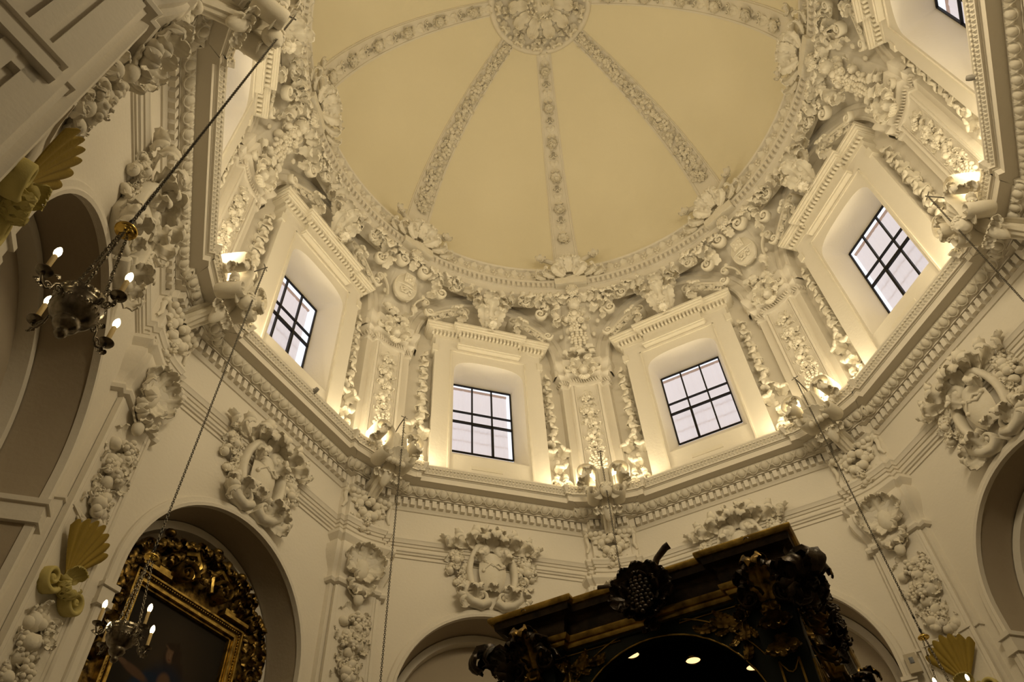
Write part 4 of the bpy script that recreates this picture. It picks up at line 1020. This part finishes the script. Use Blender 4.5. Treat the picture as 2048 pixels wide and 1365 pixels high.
def side_foliage(s):
    def fn():
        o = Orn(); a = o.part('acanthus_leaf'); rn = random.Random(9 if s > 0 else 19); z = 12.55; i = 0
        while z > 10.75:
            x = 1.22+.055*(1 if i % 2 else -1); L = .19+.03*rn.random()+.03*(12.6-z)
            leaf(a, W_(s*x, z-.06, AD-.01) @ RZ(s*(.9 if i % 2 else -.9)+rn.uniform(-.3, .3)), L*1.35, L, curl=3.4, rise=.75, lobes=3, n=11, m=7)
            if i % 2: leaf(a, W_(s*(x-.06), z-.16, AD-.01) @ RZ(PI+rn.uniform(-.6, .6)), L*1.1, L*.8, curl=3.0, rise=.7, lobes=3, n=10, m=7)
            z -= .17; i += 1
        for (x, z, r, L) in ((1.38, 10.72, .5, .32), (1.18, 10.62, -.4, .32), (1.20, 10.36, 1.2, .30), (1.36, 10.30, -.6, .34), (1.42, 10.12, -1.4, .26), (1.14, 10.06, 1.6, .28)):
            leaf(a, W_(s*x, z-.1, AD-.01) @ RZ(-s*r), L, L*.8, curl=3.3, rise=.8, lobes=4)
        c = o.part('scroll')
        volute(c, W_(s*1.16, 9.86, AD-.02), .11, 1.3, s, 0, .22, .9); volute(c, W_(s*1.42, 9.90, AD-.02), .10, 1.3, -s, PI, .22, .9)
        ptube(c, [(1.28*s-.16*math.cos(t), 9.82-.22*math.sin(t)) for t in np.linspace(0, PI, 14)], .04, .08, FR((0, AD-.04, 0), (1, 0, 0), (0, 0, 1)), z0=.06)
        k = o.part('cup'); lathe(k, [(.0, -.08), (.07, -.06), (.10, .02), (.085, .05), (.03, .04), (.0, .08)], 14, W_(s*1.28, 9.92, AD-.10) @ RX(-.9))
        g = o.part('fruit_cluster'); fruits(g, W_(s*1.28, 9.62, AD-.03), .34, .22, 33, (.03, .05), depth=.08)
        return o
    return fn
for s, side in ((-1, 'left'), (1, 'right')):
    ks = [0, 1, 2, 3, 4, 5] if s < 0 else [0, 1, 2, 3, 4]
    place_many(side_foliage(s), 'hanging_foliage', 'stucco ornament', 'curling foliage strips beside the windows', ks,
        {k: 'strip of curling stucco foliage down the %s side of the %s' % (side, WIN[k]) for k in ks})

# ------------------------------------------------------------------ gilded altarpiece in the left recess
def altar():
    o = Orn(); YP = 5.50; cu = -.03; hw = .68; zt = 6.25; zb = 3.9
    # canvas: an oil painting of a veiled woman in a blue mantle, arm outstretched, on near-black ground
    nx, nz = 120, 200; V = []; F = []; Cc = []
    H_ = zt-zb
    def sm(a, b, x): t = min(1, max(0, (x-a)/(b-a))); return t*t*(3-2*t)
    def blob(x, y, cx, cy, rx, ry, rot=0., soft=.25):
        c, s_ = math.cos(rot), math.sin(rot); dx, dy = x-cx, y-cy; u = (dx*c+dy*s_)/rx; v = (-dx*s_+dy*c)/ry; return 1-sm(1-soft, 1+soft, math.hypot(u, v))
    def col(x, y):      # x across from centre, y down from the top edge, metres
        c = np.array([.016, .013, .010]); n = .5+.5*math.sin(x*9+math.sin(y*5)*2)*math.sin(y*7-x*3)
        c = c+np.array([.022, .015, .008])*blob(x, y, .0, .50, .42, .45, 0, .8)+np.array([.004, .003, .002])*n
        def mix(m, k): 
            nonlocal c; c = c*(1-m)+np.array(k)*m
        mix(blob(x, y, .02, .50, .115, .17), (.030, .019, .012)); mix(blob(x, y, .08, .66, .13, .16, .3), (.028, .018, .012))
        mix(blob(x, y, .02, .95, .30, .36, 0, .3), (.014, .018, .034)); mix(blob(x, y, -.22, .88, .20, .13, -.6), (.012, .022, .045))
        mix(blob(x, y, .0, .77, .085, .10), (.105, .060, .038)); mix(blob(x, y, -.01, .47, .062, .088), (.13, .078, .048))
        mix(blob(x, y, -.03, .41, .07, .02, .1), (.10, .06, .036)*1); mix(blob(x, y, -.04, .465, .011, .005), (.02, .012, .01)); mix(blob(x, y, .02, .462, .011, .005), (.02, .012, .01))
        mix(blob(x, y, -.012, .49, .007, .026), (.16, .10, .065)); mix(blob(x, y, -.012, .525, .02, .006), (.09, .03, .022))
        mix(blob(x, y, .045, .43, .028, .12, .1), (.028, .017, .011)*1); mix(blob(x, y, -.01, .385, .075, .035), (.03, .019, .012))
        mix(blob(x, y, -.38, .80, .18, .045, .18), (.095, .055, .034)); mix(blob(x, y, -.55, .76, .06, .028, .1), (.11, .066, .042))
        for k in range(4): mix(blob(x, y, -.15+.11*k, 1.0, .012, .22, .3*k-.4, .6)*.5, (.028, .040, .068))
        return c
    for i in range(nz+1):
        for j in range(nx+1): x = -hw+2*hw*j/nx; y = H_*i/nz; V.append((cu+x, YP, zt-y)); Cc.append(col(x, y))
    for i in range(nz):
        for j in range(nx): a = i*(nx+1)+j; F.append((a, a+nx+1, a+nx+2, a+1))
    cv = o.part('canvas', CANVAS, 'dark oil painting of a veiled woman in a blue mantle'); cv.add(V, F); cv.paint = Cc
    fr = o.part('inner_frame', GOLDB)
    for (e, w, d) in ((0, .022, .05), (.028, .03, .09), (.066, .045, .06), (.118, .02, .11)):
        for (x0, x1, z0, z1) in ((cu-hw-e-w, cu-hw-e, zb, zt+e+w), (cu+hw+e, cu+hw+e+w, zb, zt+e+w), (cu-hw-e-w, cu+hw+e+w, zt+e, zt+e+w)): box(fr, x0, x1, YP-d, YP+.03, z0, z1)
    bd = o.part('beading', GOLDB)
    for i in range(46): ell(bd, FR((cu-hw-.11+1.58*i/46, YP-.085, zt+.105), (1, 0, 0), (0, 0, 1)), .014, .014, .012, 6, 4)
    for s_ in (-1, 1):
        for i in range(60): ell(bd, FR((cu+s_*(hw+.10), YP-.085, zt+.08-.037*i), (1, 0, 0), (0, 0, 1)), .012, .016, .012, 6, 4)
    bk = o.part('carved_board', GOLD)
    out = [(cu-1.02, zb), (cu-1.06, 5.6), (cu-1.04, 6.2), (cu-.92, 6.55), (cu-.62, 6.86), (cu-.30, 7.0), (cu, 7.06), (cu+.30, 7.0), (cu+.62, 6.86), (cu+.90, 6.6), (cu+1.06, 6.3), (cu+1.10, 5.8), (cu+1.04, zb)]
    inn = [(cu-hw-.13, zb), (cu-hw-.13, 5.6), (cu-hw-.13, 6.2), (cu-hw-.13, zt+.13), (cu-.5, zt+.13), (cu-.25, zt+.13), (cu, zt+.13), (cu+.25, zt+.13), (cu+.5, zt+.13), (cu+hw+.13, zt+.13), (cu+hw+.13, 6.2), (cu+hw+.13, 5.8), (cu+hw+.13, zb)]
    m = len(out); V = [(x, YP-.02, z) for x, z in out]+[(x, YP-.02, z) for x, z in inn]+[(x, YP+.06, z) for x, z in out]
    bk.add(V, [(i, i+1, m+i+1, m+i) for i in range(m-1)]+[(i, i+1, 2*m+i+1, 2*m+i) for i in range(m-1)])
    rn = random.Random(12)
    def path(t, off):     # outline of the crested frame
        L = len(out)-1; q = t*L; i = min(L-1, int(q)); f = q-i; p = np.array(out[i])*(1-f)+np.array(out[i+1])*f; r_ = np.array(inn[i])*(1-f)+np.array(inn[i+1])*f
        return r_+(p-r_)*off
    lf_ = o.part('carved_leaf', GOLD); N = 54
    for i in range(N):
        t = (i+.5)/N; p = path(t, .95); q = path(t, .2); d = p-q; an = math.atan2(-d[0], d[1]); L = rn.uniform(.20, .30)
        leaf(lf_, W_(p[0]-d[0]*.25, p[1]-d[1]*.25, YP-.04) @ RZ(an+rn.uniform(-.6, .6)), L, L*.72, curl=rn.uniform(2.2, 3.1), rise=rn.uniform(.5, .9), lobes=4, n=10, m=7)
        if i % 2 == 0 and len([1]):
            p = path(t, .5); L = rn.uniform(.16, .24); leaf(lf_, W_(p[0], p[1], YP-.04) @ RZ(an+rn.uniform(-1.6, 1.6)), L, L*.8, curl=3.0, rise=.8, lobes=3, n=10, m=7)
    sc = o.part('scroll', GOLD)
    for (x, z, R_, h) in ((-.30, 6.58, .15, 1), (.28, 6.62, .15, -1), (-.86, 6.62, .11, 1), (.88, 6.5, .12, -1), (-.95, 6.0, .10, -1), (.98, 5.9, .10, 1), (-.95, 5.4, .10, 1), (.97, 5.4, .10, -1), (-.55, 6.80, .10, -1), (.56, 6.78, .10, 1), (-.1, 6.92, .09, 1), (.2, 6.92, .09, -1)):
        volute(sc, W_(x, z, YP-.05), R_, 1.6, h, 0 if h > 0 else PI, .17, .7)
    sh = o.part('pediment_block', GOLDB)
    for s_ in (-1, 1):
        box(sh, *sorted((cu+s_*.42, cu+s_*.82)), YP-.16, YP, zt+.17, zt+.21); box(sh, *sorted((cu+s_*.44, cu+s_*.60)), YP-.14, YP, zt+.21, zt+.26)
        tube(sh, [(cu+s_*.16, YP-.14, 6.56), (cu+s_*.10, YP-.16, 6.74), (cu+s_*.20, YP-.16, 6.86), (cu+s_*.34, YP-.14, 6.80)], [.03, .04, .04, .03])
    fl = o.part('sunflower', GOLD); flower(fl, W_(-.96, 5.68, YP-.08), .13, 10); flower(fl, W_(cu, 6.66, YP-.10), .10, 8)
    for (x, z) in ((.55, 7.0), (-.62, 6.95), (.1, 7.1)): boss(fl, W_(x, z, YP-.1), .07, .05, .06)
    return o
NOSPLIT.update({'inner_frame', 'beading', 'carved_board', 'pediment_block', 'canvas', 'acanthus_dropx'})
_obj = MB.obj
def obj_paint(s, name, m, parent=None, smooth='auto', **kw):
    o = _obj(s, name, m, parent, smooth, **kw)
    if hasattr(s, 'paint'):
        ca = o.data.color_attributes.new('paint', 'FLOAT_COLOR', 'POINT'); a = np.ones((len(s.paint), 4)); a[:, :3] = np.array(s.paint); ca.data.foreach_set('color', a.ravel())
    return o
MB.obj = obj_paint
altar().build('altarpiece', 'carved gilded altarpiece frame around a dark painting in the left arch', 'altarpiece', None, rz=rz_bay(1))

# ------------------------------------------------------------------ dark green and gold canopy standing in the middle of the chapel
def canopy():
    o = Orn(); h = .85; b = .06; ZT = 4.35
    path = []
    for q in range(4):
        c, s_ = round(math.cos(q*PI/2)), round(math.sin(q*PI/2))
        for (x, y) in ((-(h+b), -(h+b)), (-.58, -(h+b)), (-.58, -h), (.58, -h), (.58, -(h+b))): path.append(np.array([c*x-s_*y, s_*x+c*y]))
    def part_sweep(name, m, prof): p = o.part(name, m); sweep(p, path, prof)
    part_sweep('frieze', GREEN, [(0, 4.06), (0, 4.14)])
    part_sweep('lower_moulding', GOLDB, [(.0, 4.075), (.02, 4.08), (.03, 4.095), (.03, 4.105), (.045, 4.108), (.06, 4.125), (.062, 4.14), (.0, 4.145)])
    part_sweep('cornice', BRONZE, [(.03, 4.14), (.04, 4.16), (.05, 4.20), (.045, 4.235), (.055, 4.245), (.075, 4.26), (.11, 4.27), (.115, 4.30), (.12, 4.31)])
    part_sweep('upper_moulding', GOLDB, [(.12, 4.308), (.135, 4.312), (.145, 4.325), (.148, 4.34), (.145, 4.352), (.02, 4.356)])
    tp = o.part('canopy_top', GREEN); box(tp, -.86, .86, -.86, .86, 4.31, 4.35)
    r0, zc = .65, 3.35
    def QM(q): return np.array(Matrix.Rotation(q*PI/2, 4, 'Z'))
    for q in range(4):
        p = o.part('arched_panel', GREEN); t = MB(); arch_wall(t, -h+.012, -.74, .74, 3.0, 4.10, r0, zc, 24); arch_wall(t, -h+.10, -.74, .74, 3.0, 4.10, r0, zc, 24)
        pts = [(-r0, 3.0), (-r0, zc)]+[(-r0*math.cos(PI*i/28), zc+r0*math.sin(PI*i/28)) for i in range(29)]+[(r0, zc), (r0, 3.0)]
        V = [(x, -h+.012, z) for x, z in pts]+[(x, -h+.10, z) for x, z in pts]; m = len(pts); t.add(V, [(i, i+1, m+i+1, m+i) for i in range(m-1)])
        for v in t.v: pass
        p.add(np.concatenate(t.v), t.f, QM(q))
        g = o.part('gilt_line', GOLDB)
        tube(g, [(x*1.0, -h+.008, z) for x, z in pts], .007, QM(q), 5)
        for s_ in (-1, 1):
            rr = r0+.10; P = [(s_*rr*math.cos(t_), -h+.008, zc+rr*math.sin(t_)) for t_ in np.linspace(.22, 1.28, 16)]
            P = P+[(s_*.20, -h+.008, 4.045), (s_*.69, -h+.008, 4.045), (s_*.69, -h+.008, zc+.05), P[0]]; tube(g, P, .006, QM(q), 5)
            f = o.part('gilt_foliage', GOLD); base = QM(q) @ W_(s_*.585, 3.955, -h+.01, s=.80)
            for (dx, dy, an, L) in ((0, 0, PI/2, .26), (-.16, .01, PI/2+.12, .24), (-.10, -.03, PI/2+.5, .15), (-.08, .04, PI/2-.4, .15), (-.24, .02, PI/2+.45, .12), (0, 0, PI*.98, .24), (0, -.16, PI*.94, .22), (.03, -.08, PI*1.15, .14), (-.04, -.10, PI*.78, .16), (.01, -.24, PI*.8, .12), (0, 0, PI*.72, .17), (.02, .02, 0.4, .10), (.02, 0, -.9, .10)):
                leaf(f, base @ T(-s_*dx*-1 if False else s_*dx, dy, .004) @ RZ(s_*an), L, L*.36, curl=1.15, rise=.14, lobes=5)
            flower(f, base @ T(0, 0, .02), .06, 6)
        # vine crest: leaves, grapes and two cut stalks
        v = o.part('vine_leaf', BRONZE)
        cz = 4.20
        for i in range(11):
            a = -2.6+5.2*i/10; leaf(v, QM(q) @ W_(.10*math.sin(a)*0+0.05, cz, -h-.10) @ RZ(a), .25*(1.0 if abs(a) < 2 else .8), .17, curl=.8, rise=.35, lobes=3)
        for a in (-1.1, 0, 1.1, 2.4, -2.4): leaf(v, QM(q) @ W_(.05, cz, -h-.14) @ RZ(a), .17, .14, curl=.9, rise=.5, lobes=3)
        leaf(v, QM(q) @ W_(.05, cz-.13, -h-.10) @ RZ(PI), .16, .12, curl=1.6, rise=.3, lobes=3)
        gr = o.part('grape_bunch', BRONZE); grapes(gr, QM(q) @ W_(.05, cz+.09, -h-.16), .17, .24, .018, 7+q, depth=.07)
        for s_, pts in ((-1, [(-.02, 4.24), (-.10, 4.30), (-.17, 4.345), (-.25, 4.36)]), (1, [(.10, 4.26), (.14, 4.36), (.18, 4.44), (.25, 4.50), (.28, 4.51)])):
            st = o.part('stalk', BRONZE); tube(st, [(x, -h-.13, z) for x, z in pts], [.028, .024, .022, .024, .026][:len(pts)], QM(q), 9)
        # corner pier
        c = o.part('corner_pier', GREEN); box(c, .66, .90, -.90, -.66, 0, 3.99, QM(q))
        gl = o.part('gilt_line', GOLDB)
        for (x0, x1) in ((.72, .732), (.83, .842)):
            box(gl, x0, x1, -.912, -.90, .9, 3.62, QM(q)); box(gl, .90, .912, -x1, -x0, .9, 3.62, QM(q))
        tube(gl, [(.726, -.906, 3.62), (.76, -.906, 3.56), (.781, -.906, 3.55), (.80, -.906, 3.56), (.836, -.906, 3.62)], .006, QM(q), 5)
        ac = o.part('acanthus_drop', GOLD)
        for (M0) in (QM(q) @ FR((.78, -.905, 3.92), (-1, 0, 0), (0, 0, -1)), QM(q) @ FR((.905, -.78, 3.92), (0, -1, 0), (0, 0, -1))):
            for k_ in range(2): 
                for a in (-.55, -.2, .2, .55): leaf(ac, M0 @ T(0, .16*k_, .015) @ RZ(a), .21, .085, curl=1.5, rise=.25, lobes=3, n=9, m=5)
        cp = o.part('acanthus_leaf', BRONZE); cg = o.part('gilt_leaf', GOLD)
        for (M0) in (QM(q) @ W_(.78, 3.97, -.93), QM(q) @ W_(-.78, 3.97, -.93)):
            for a, L in ((-.5, .30), (.5, .30), (-1.0, .24), (1.0, .24)): leaf(cp, M0 @ RZ(a), L, L*.62, curl=2.2, rise=.35, lobes=5)
            leaf(cg, M0 @ T(0, 0, .02), .34, .19, curl=2.4, rise=.4, lobes=6); leaf(cg, M0 @ T(0, -.02, .03) @ RZ(PI), .14, .12, curl=1.5, rise=.5, lobes=3)
            leaf(cp, M0 @ T(0, .30, .03), .14, .14, curl=2.2, rise=.4, lobes=3)
        vo = o.part('volute', BRONZE)
        for (M0) in (QM(q) @ W_(.89, 3.98, -.93), QM(q) @ W_(.68, 4.00, -.93), QM(q) @ FR((.93, -.89, 3.98), (0, 1, 0), (0, 0, 1)), QM(q) @ FR((.93, -.68, 4.0), (0, 1, 0), (0, 0, 1))): volute(vo, M0, .085, 2.0, 1, 0, .12, .35)
        # curled leaf bracket jutting diagonally from the corner
        d = np.array([.7071, -.7071, 0]); Mb = QM(q) @ FR((.92, -.92, 4.02), (.7071, .7071, 0), (0, 0, 1))
        br = o.part('curled_bracket', BRONZE)
        leaf(br, Mb @ T(0, -.04, .0) @ RX(.75), .42, .15, curl=3.0, rise=.1, lobes=5, th=.03)
        for a in (-.5, .5): leaf(br, Mb @ T(0, -.04, .0) @ RX(.5) @ RZ(a), .34, .13, curl=2.8, rise=.2, lobes=4, th=.02)
        for a in (-1.1, 0, 1.1): leaf(br, Mb @ T(0, -.03, .02) @ RZ(a+PI), .24, .14, curl=2.0, rise=.4, lobes=4)
    ce = o.part('inner_ceiling', BLACKW); box(ce, -.84, .84, -.84, .84, 4.28, 4.30)
    for (x0, x1, y0, y1) in ((-.74, .74, .70, .72), (-.74, -.72, -.72, .72), (.72, .74, -.72, .72)): box(ce, x0, x1, y0, y1, 0, 4.28)
    box(ce, -.74, .74, -.76, -.74, 4.06, 4.28)
    
    a = rz_bay(3)
    for (wx, wy) in ((-.1, -.1), (.38, -.12), (-.6, -.1), (-.1, .39), (-.1, -.6)):
        x = math.cos(-a)*wx-math.sin(-a)*wy; y = math.sin(-a)*wx+math.cos(-a)*wy
        r_ = o.part('downlight_ring', BRASS); lathe(r_, [(.052, 4.30), (.054, 4.272), (.066, 4.270), (.072, 4.279)], 28, T(x, y, 0))
        di = o.part('downlight_lens', SPOT); lathe(di, [(0, 4.2785), (.053, 4.2785)], 28, T(x, y, 0))
    return o
NOSPLIT.update({'curled_bracket', 'gilt_line', 'frieze', 'cornice', 'gilt_foliagex'})
canopy().build('altar_canopy', 'dark green and gold carved altar canopy topped with bronze grape clusters', 'canopy', None, rz=rz_bay(3))

# ------------------------------------------------------------------ chandeliers
def chain(mb, A_, B_, L=.03, r=.0032, w=.010):
    A_ = np.array(A_, float); B_ = np.array(B_, float); D = np.linalg.norm(B_-A_); n = max(2, int(D/(L*.74))); d = (B_-A_)/D
    side = np.cross(d, [0.3, .9, .2]); side /= np.linalg.norm(side); s2 = np.cross(d, side)
    T_ = np.linspace(0, 2*PI, 9)[:-1]
    for i in range(n):
        c = A_+(B_-A_)*(i+.5)/n; x = side if i % 2 else s2; V = []; F = []
        y = np.cross(d, x)
        for a in T_:
            p = c+d*math.sin(a)*L/2+x*math.cos(a)*w; no = d*math.sin(a)+x*math.cos(a)
            for b in range(4): bb = PI/2*b; V.append(p+no*r*math.cos(bb)+y*r*math.sin(bb))
        for a in range(8):
            for b in range(4): F.append((a*4+b, a*4+(b+1) % 4, ((a+1) % 8)*4+(b+1) % 4, ((a+1) % 8)*4+b))
        mb.add(V, F)
def chandelier(phase, top, lit=True):
    """local origin at the brass canopy; top = hook point"""
    o = Orn()
    c = o.part('brass_canopy', BRASS); lathe(c, [(0, -.02), (.018, -.022), (.022, -.012), (.045, -.010), (.058, -.004), (.062, .006), (.056, .016), (.040, .022), (.026, .040), (.012, .052), (0, .055)], 28)
    h = o.part('hanging_chain', STEEL); chain(h, (0, 0, .05), top, .034, .0042, .011)
    k = o.part('coupling', IRON); boss(k, T(0, 0, .085), .014, .014, .035); boss(k, T(top[0]*.06, top[1]*.06, top[2]*.06), .012, .012, .03)
    b = o.part('bowl', SILVER); lathe(b, [(.112, -.655), (.118, -.662), (.116, -.675), (.108, -.70), (.112, -.715), (.104, -.74), (.085, -.77), (.06, -.79), (.055, -.80), (.062, -.812), (.05, -.835), (.03, -.85), (.022, -.862), (.03, -.875), (.02, -.895), (0, -.905)], 36)
    g = o.part('pierced_rim', SILVER)
    for i in range(22): leaf(g, FR((.114*math.cos(2*PI*i/22), .114*math.sin(2*PI*i/22), -.665), (math.sin(2*PI*i/22), -math.cos(2*PI*i/22), 0), (0, 0, 1)), .045, .034, curl=1.0, rise=-.2, lobes=2, n=6, m=5, th=.003)
    g = o.part('leaf_fringe', SILVER)
    for i in range(22): leaf(g, FR((.112*math.cos(2*PI*i/22), .112*math.sin(2*PI*i/22), -.70), (-math.sin(2*PI*i/22), math.cos(2*PI*i/22), 0), (0, 0, -1)), .04, .032, curl=.6, rise=.2, lobes=2, n=6, m=5, th=.003)
    for i in range(3):
        a = phase+PI/4+2*PI*i/3; s_ = o.part('suspension_chain', SILVER); chain(s_, (.10*math.cos(a), .10*math.sin(a), -.65), (.02*math.cos(a), .02*math.sin(a), -.02), .026, .0030, .009)
        for q in (.25, .5, .75): ell(s_, T(*(np.array([.10*math.cos(a), .10*math.sin(a), -.65])*(1-q)+np.array([.02*math.cos(a), .02*math.sin(a), -.02])*q)), .012, .012, .018, 7, 5)
    for i in range(4):
        a = phase+PI/2*i; M = np.array(Matrix.Rotation(a, 4, 'Z')); R0 = .23
        ar = o.part('arm', SILVER); ai = o.idx()
        ME = M @ FR((0, 0, 0), (1, 0, 0), (0, 0, 1))
        ptube(ar, [(.11, -.68), (.135, -.665), (.155, -.69), (.16, -.73), (.185, -.76), (.215, -.75), (R0, -.72), (R0, -.70)], .0055, .006, ME, 6)
        ptube(ar, spiral(.026, 1.3, 1, 0, 16)+np.array([.175, -.735]), .004, .005, ME, 6); ptube(ar, spiral(.022, 1.3, -1, PI, 16)+np.array([.13, -.70]), .004, .005, ME, 6)
        for (x, z) in ((.15, -.65), (.20, -.77), (.225, -.765)): leaf(ar, ME @ T(x, z, 0) @ RZ(-.8), .035, .03, curl=1.6, rise=.2, n=6, m=5, th=.003)
        dp = o.part('drip_pan', SILVER, parent=ai); lathe(dp, [(0, -.715), (.012, -.712), (.010, -.700), (.036, -.694), (.040, -.686), (.036, -.684), (.014, -.690), (.016, -.672), (.0, -.672)], 18, M @ T(R0, 0, 0))
        cd_ = o.part('candle', WAX, parent=ai); lathe(cd_, [(.0125, -.672), (.0125, -.57), (.010, -.565), (0, -.565)], 14, M @ T(R0, 0, 0))
        bu = o.part('bulb', BULB, parent=ai); lathe(bu, [(.0105, -.565), (.0165, -.548), (.018, -.535), (.0145, -.517), (.007, -.502), (0, -.496)], 14, M @ T(R0, 0, 0))
    return o
NOSPLIT.update({'pierced_rim', 'leaf_fringe', 'arm', 'hanging_chain', 'suspension_chain'})
def hook_point(k, off=.5, r=4.28, z=9.9): a = rz_bay(k+off); return np.array([-r*math.sin(a), r*math.cos(a), z])
for (pos, ph, top, lb) in (((4.08, 1.94, 5.26), 57, hook_point(-1, z=9.93), 'silver chandelier with four electric candles and brass disc, the upper nearer one'),
                           ((3.99, -1.415, 5.38), 42, hook_point(0, z=9.9), 'small silver chandelier with four lit candle bulbs in front of the altarpiece'),
                           ((-3.87, -1.49, 5.62), 20, hook_point(3, z=9.9), 'chandelier at the bottom right, only its brass disc and chains in view')):
    pos = np.array(pos); chandelier(math.radians(ph), tuple(top-pos)).build('chandelier', lb, 'chandelier', None, loc=tuple(pos))
# bare chains whose lamps hang outside the picture
for k, zb, lb in ((1, 1.9, 'long thin hanging chain right of the altarpiece arch'), (2, 2.2, 'long thin hanging chain dropping behind the canopy grapes'), (4, 2.2, 'long thin hanging chain at the right photo edge')):
    mb = MB(); P = hook_point(k, z=9.9); chain(mb, (P[0], P[1], zb), tuple(P), .034, .0042, .011); o = mb.obj('lamp_chain', STEEL, smooth=True); tag(o, lb, 'chain', 'hanging lamp chains')
for k in (7, 0, 1, 2, 3, 4):
    mb = MB(); a = rz_bay(k+.5); M = np.array(Matrix.Rotation(a, 4, 'Z')); mb_ = mb
    tube(mb, [(0, 4.62, 9.72), (0, 4.42, 9.86), (0, 4.25, 9.93)], .009, M); tube(mb, [(-.06, 4.28, 9.93), (.06, 4.28, 9.93)], .007, M); tube(mb, [(0, 4.28, 9.93), (0, 4.28, 9.87)], .006, M)
    o = mb.obj('chain_bracket', STEEL, smooth=True); tag(o, 'thin metal bracket holding a lamp chain on the cornice ' + CRN[k], 'bracket', 'brackets for the lamp chains')
# security spotlights clipped to the cornice lip and a junction box
for k, u, lb in ((5, 0.0, 'small spotlight clipped to the cornice lip under the top right window'), (1, .19, 'tiny spotlight on the cornice lip under the altarpiece window')):
    q = Orn(); B_ = q.part('housing', GREY); M = np.array(Matrix.Translation(to_world(k, (u, 4.47, 9.52)))) @ np.array(Matrix.Rotation(rz_bay(k), 4, 'Z')) @ RX(.9)
    lathe(B_, [(0, .05), (.028, .045), (.034, .02), (.034, -.01), (.026, -.05), (.020, -.055)], 16, M); l_ = q.part('lens', DARKGLASS); lathe(l_, [(0, -.050), (.02, -.050)], 14, M)
    c_ = q.part('clamp', IRON); box(c_, -.012, .012, .0, .07, -.02, .0, M)
    q.build('spotlight', lb, 'spotlight', 'small spotlights on the cornice')
q = Orn(); B_ = q.part('housing', BEIGE); box(B_, -.07, .07, 4.83, 4.90, 5.72, 5.95); d_ = q.part('lens', DARKGLASS); box(d_, -.025, .025, 4.822, 4.83, 5.83, 5.90)
q.build('sensor_box', 'square plaster-coloured sensor box beside the bottom right chandelier', 'sensor', rz=rz_bay(3)); q.root.location = to_world(3, (1.49, 0, 0));
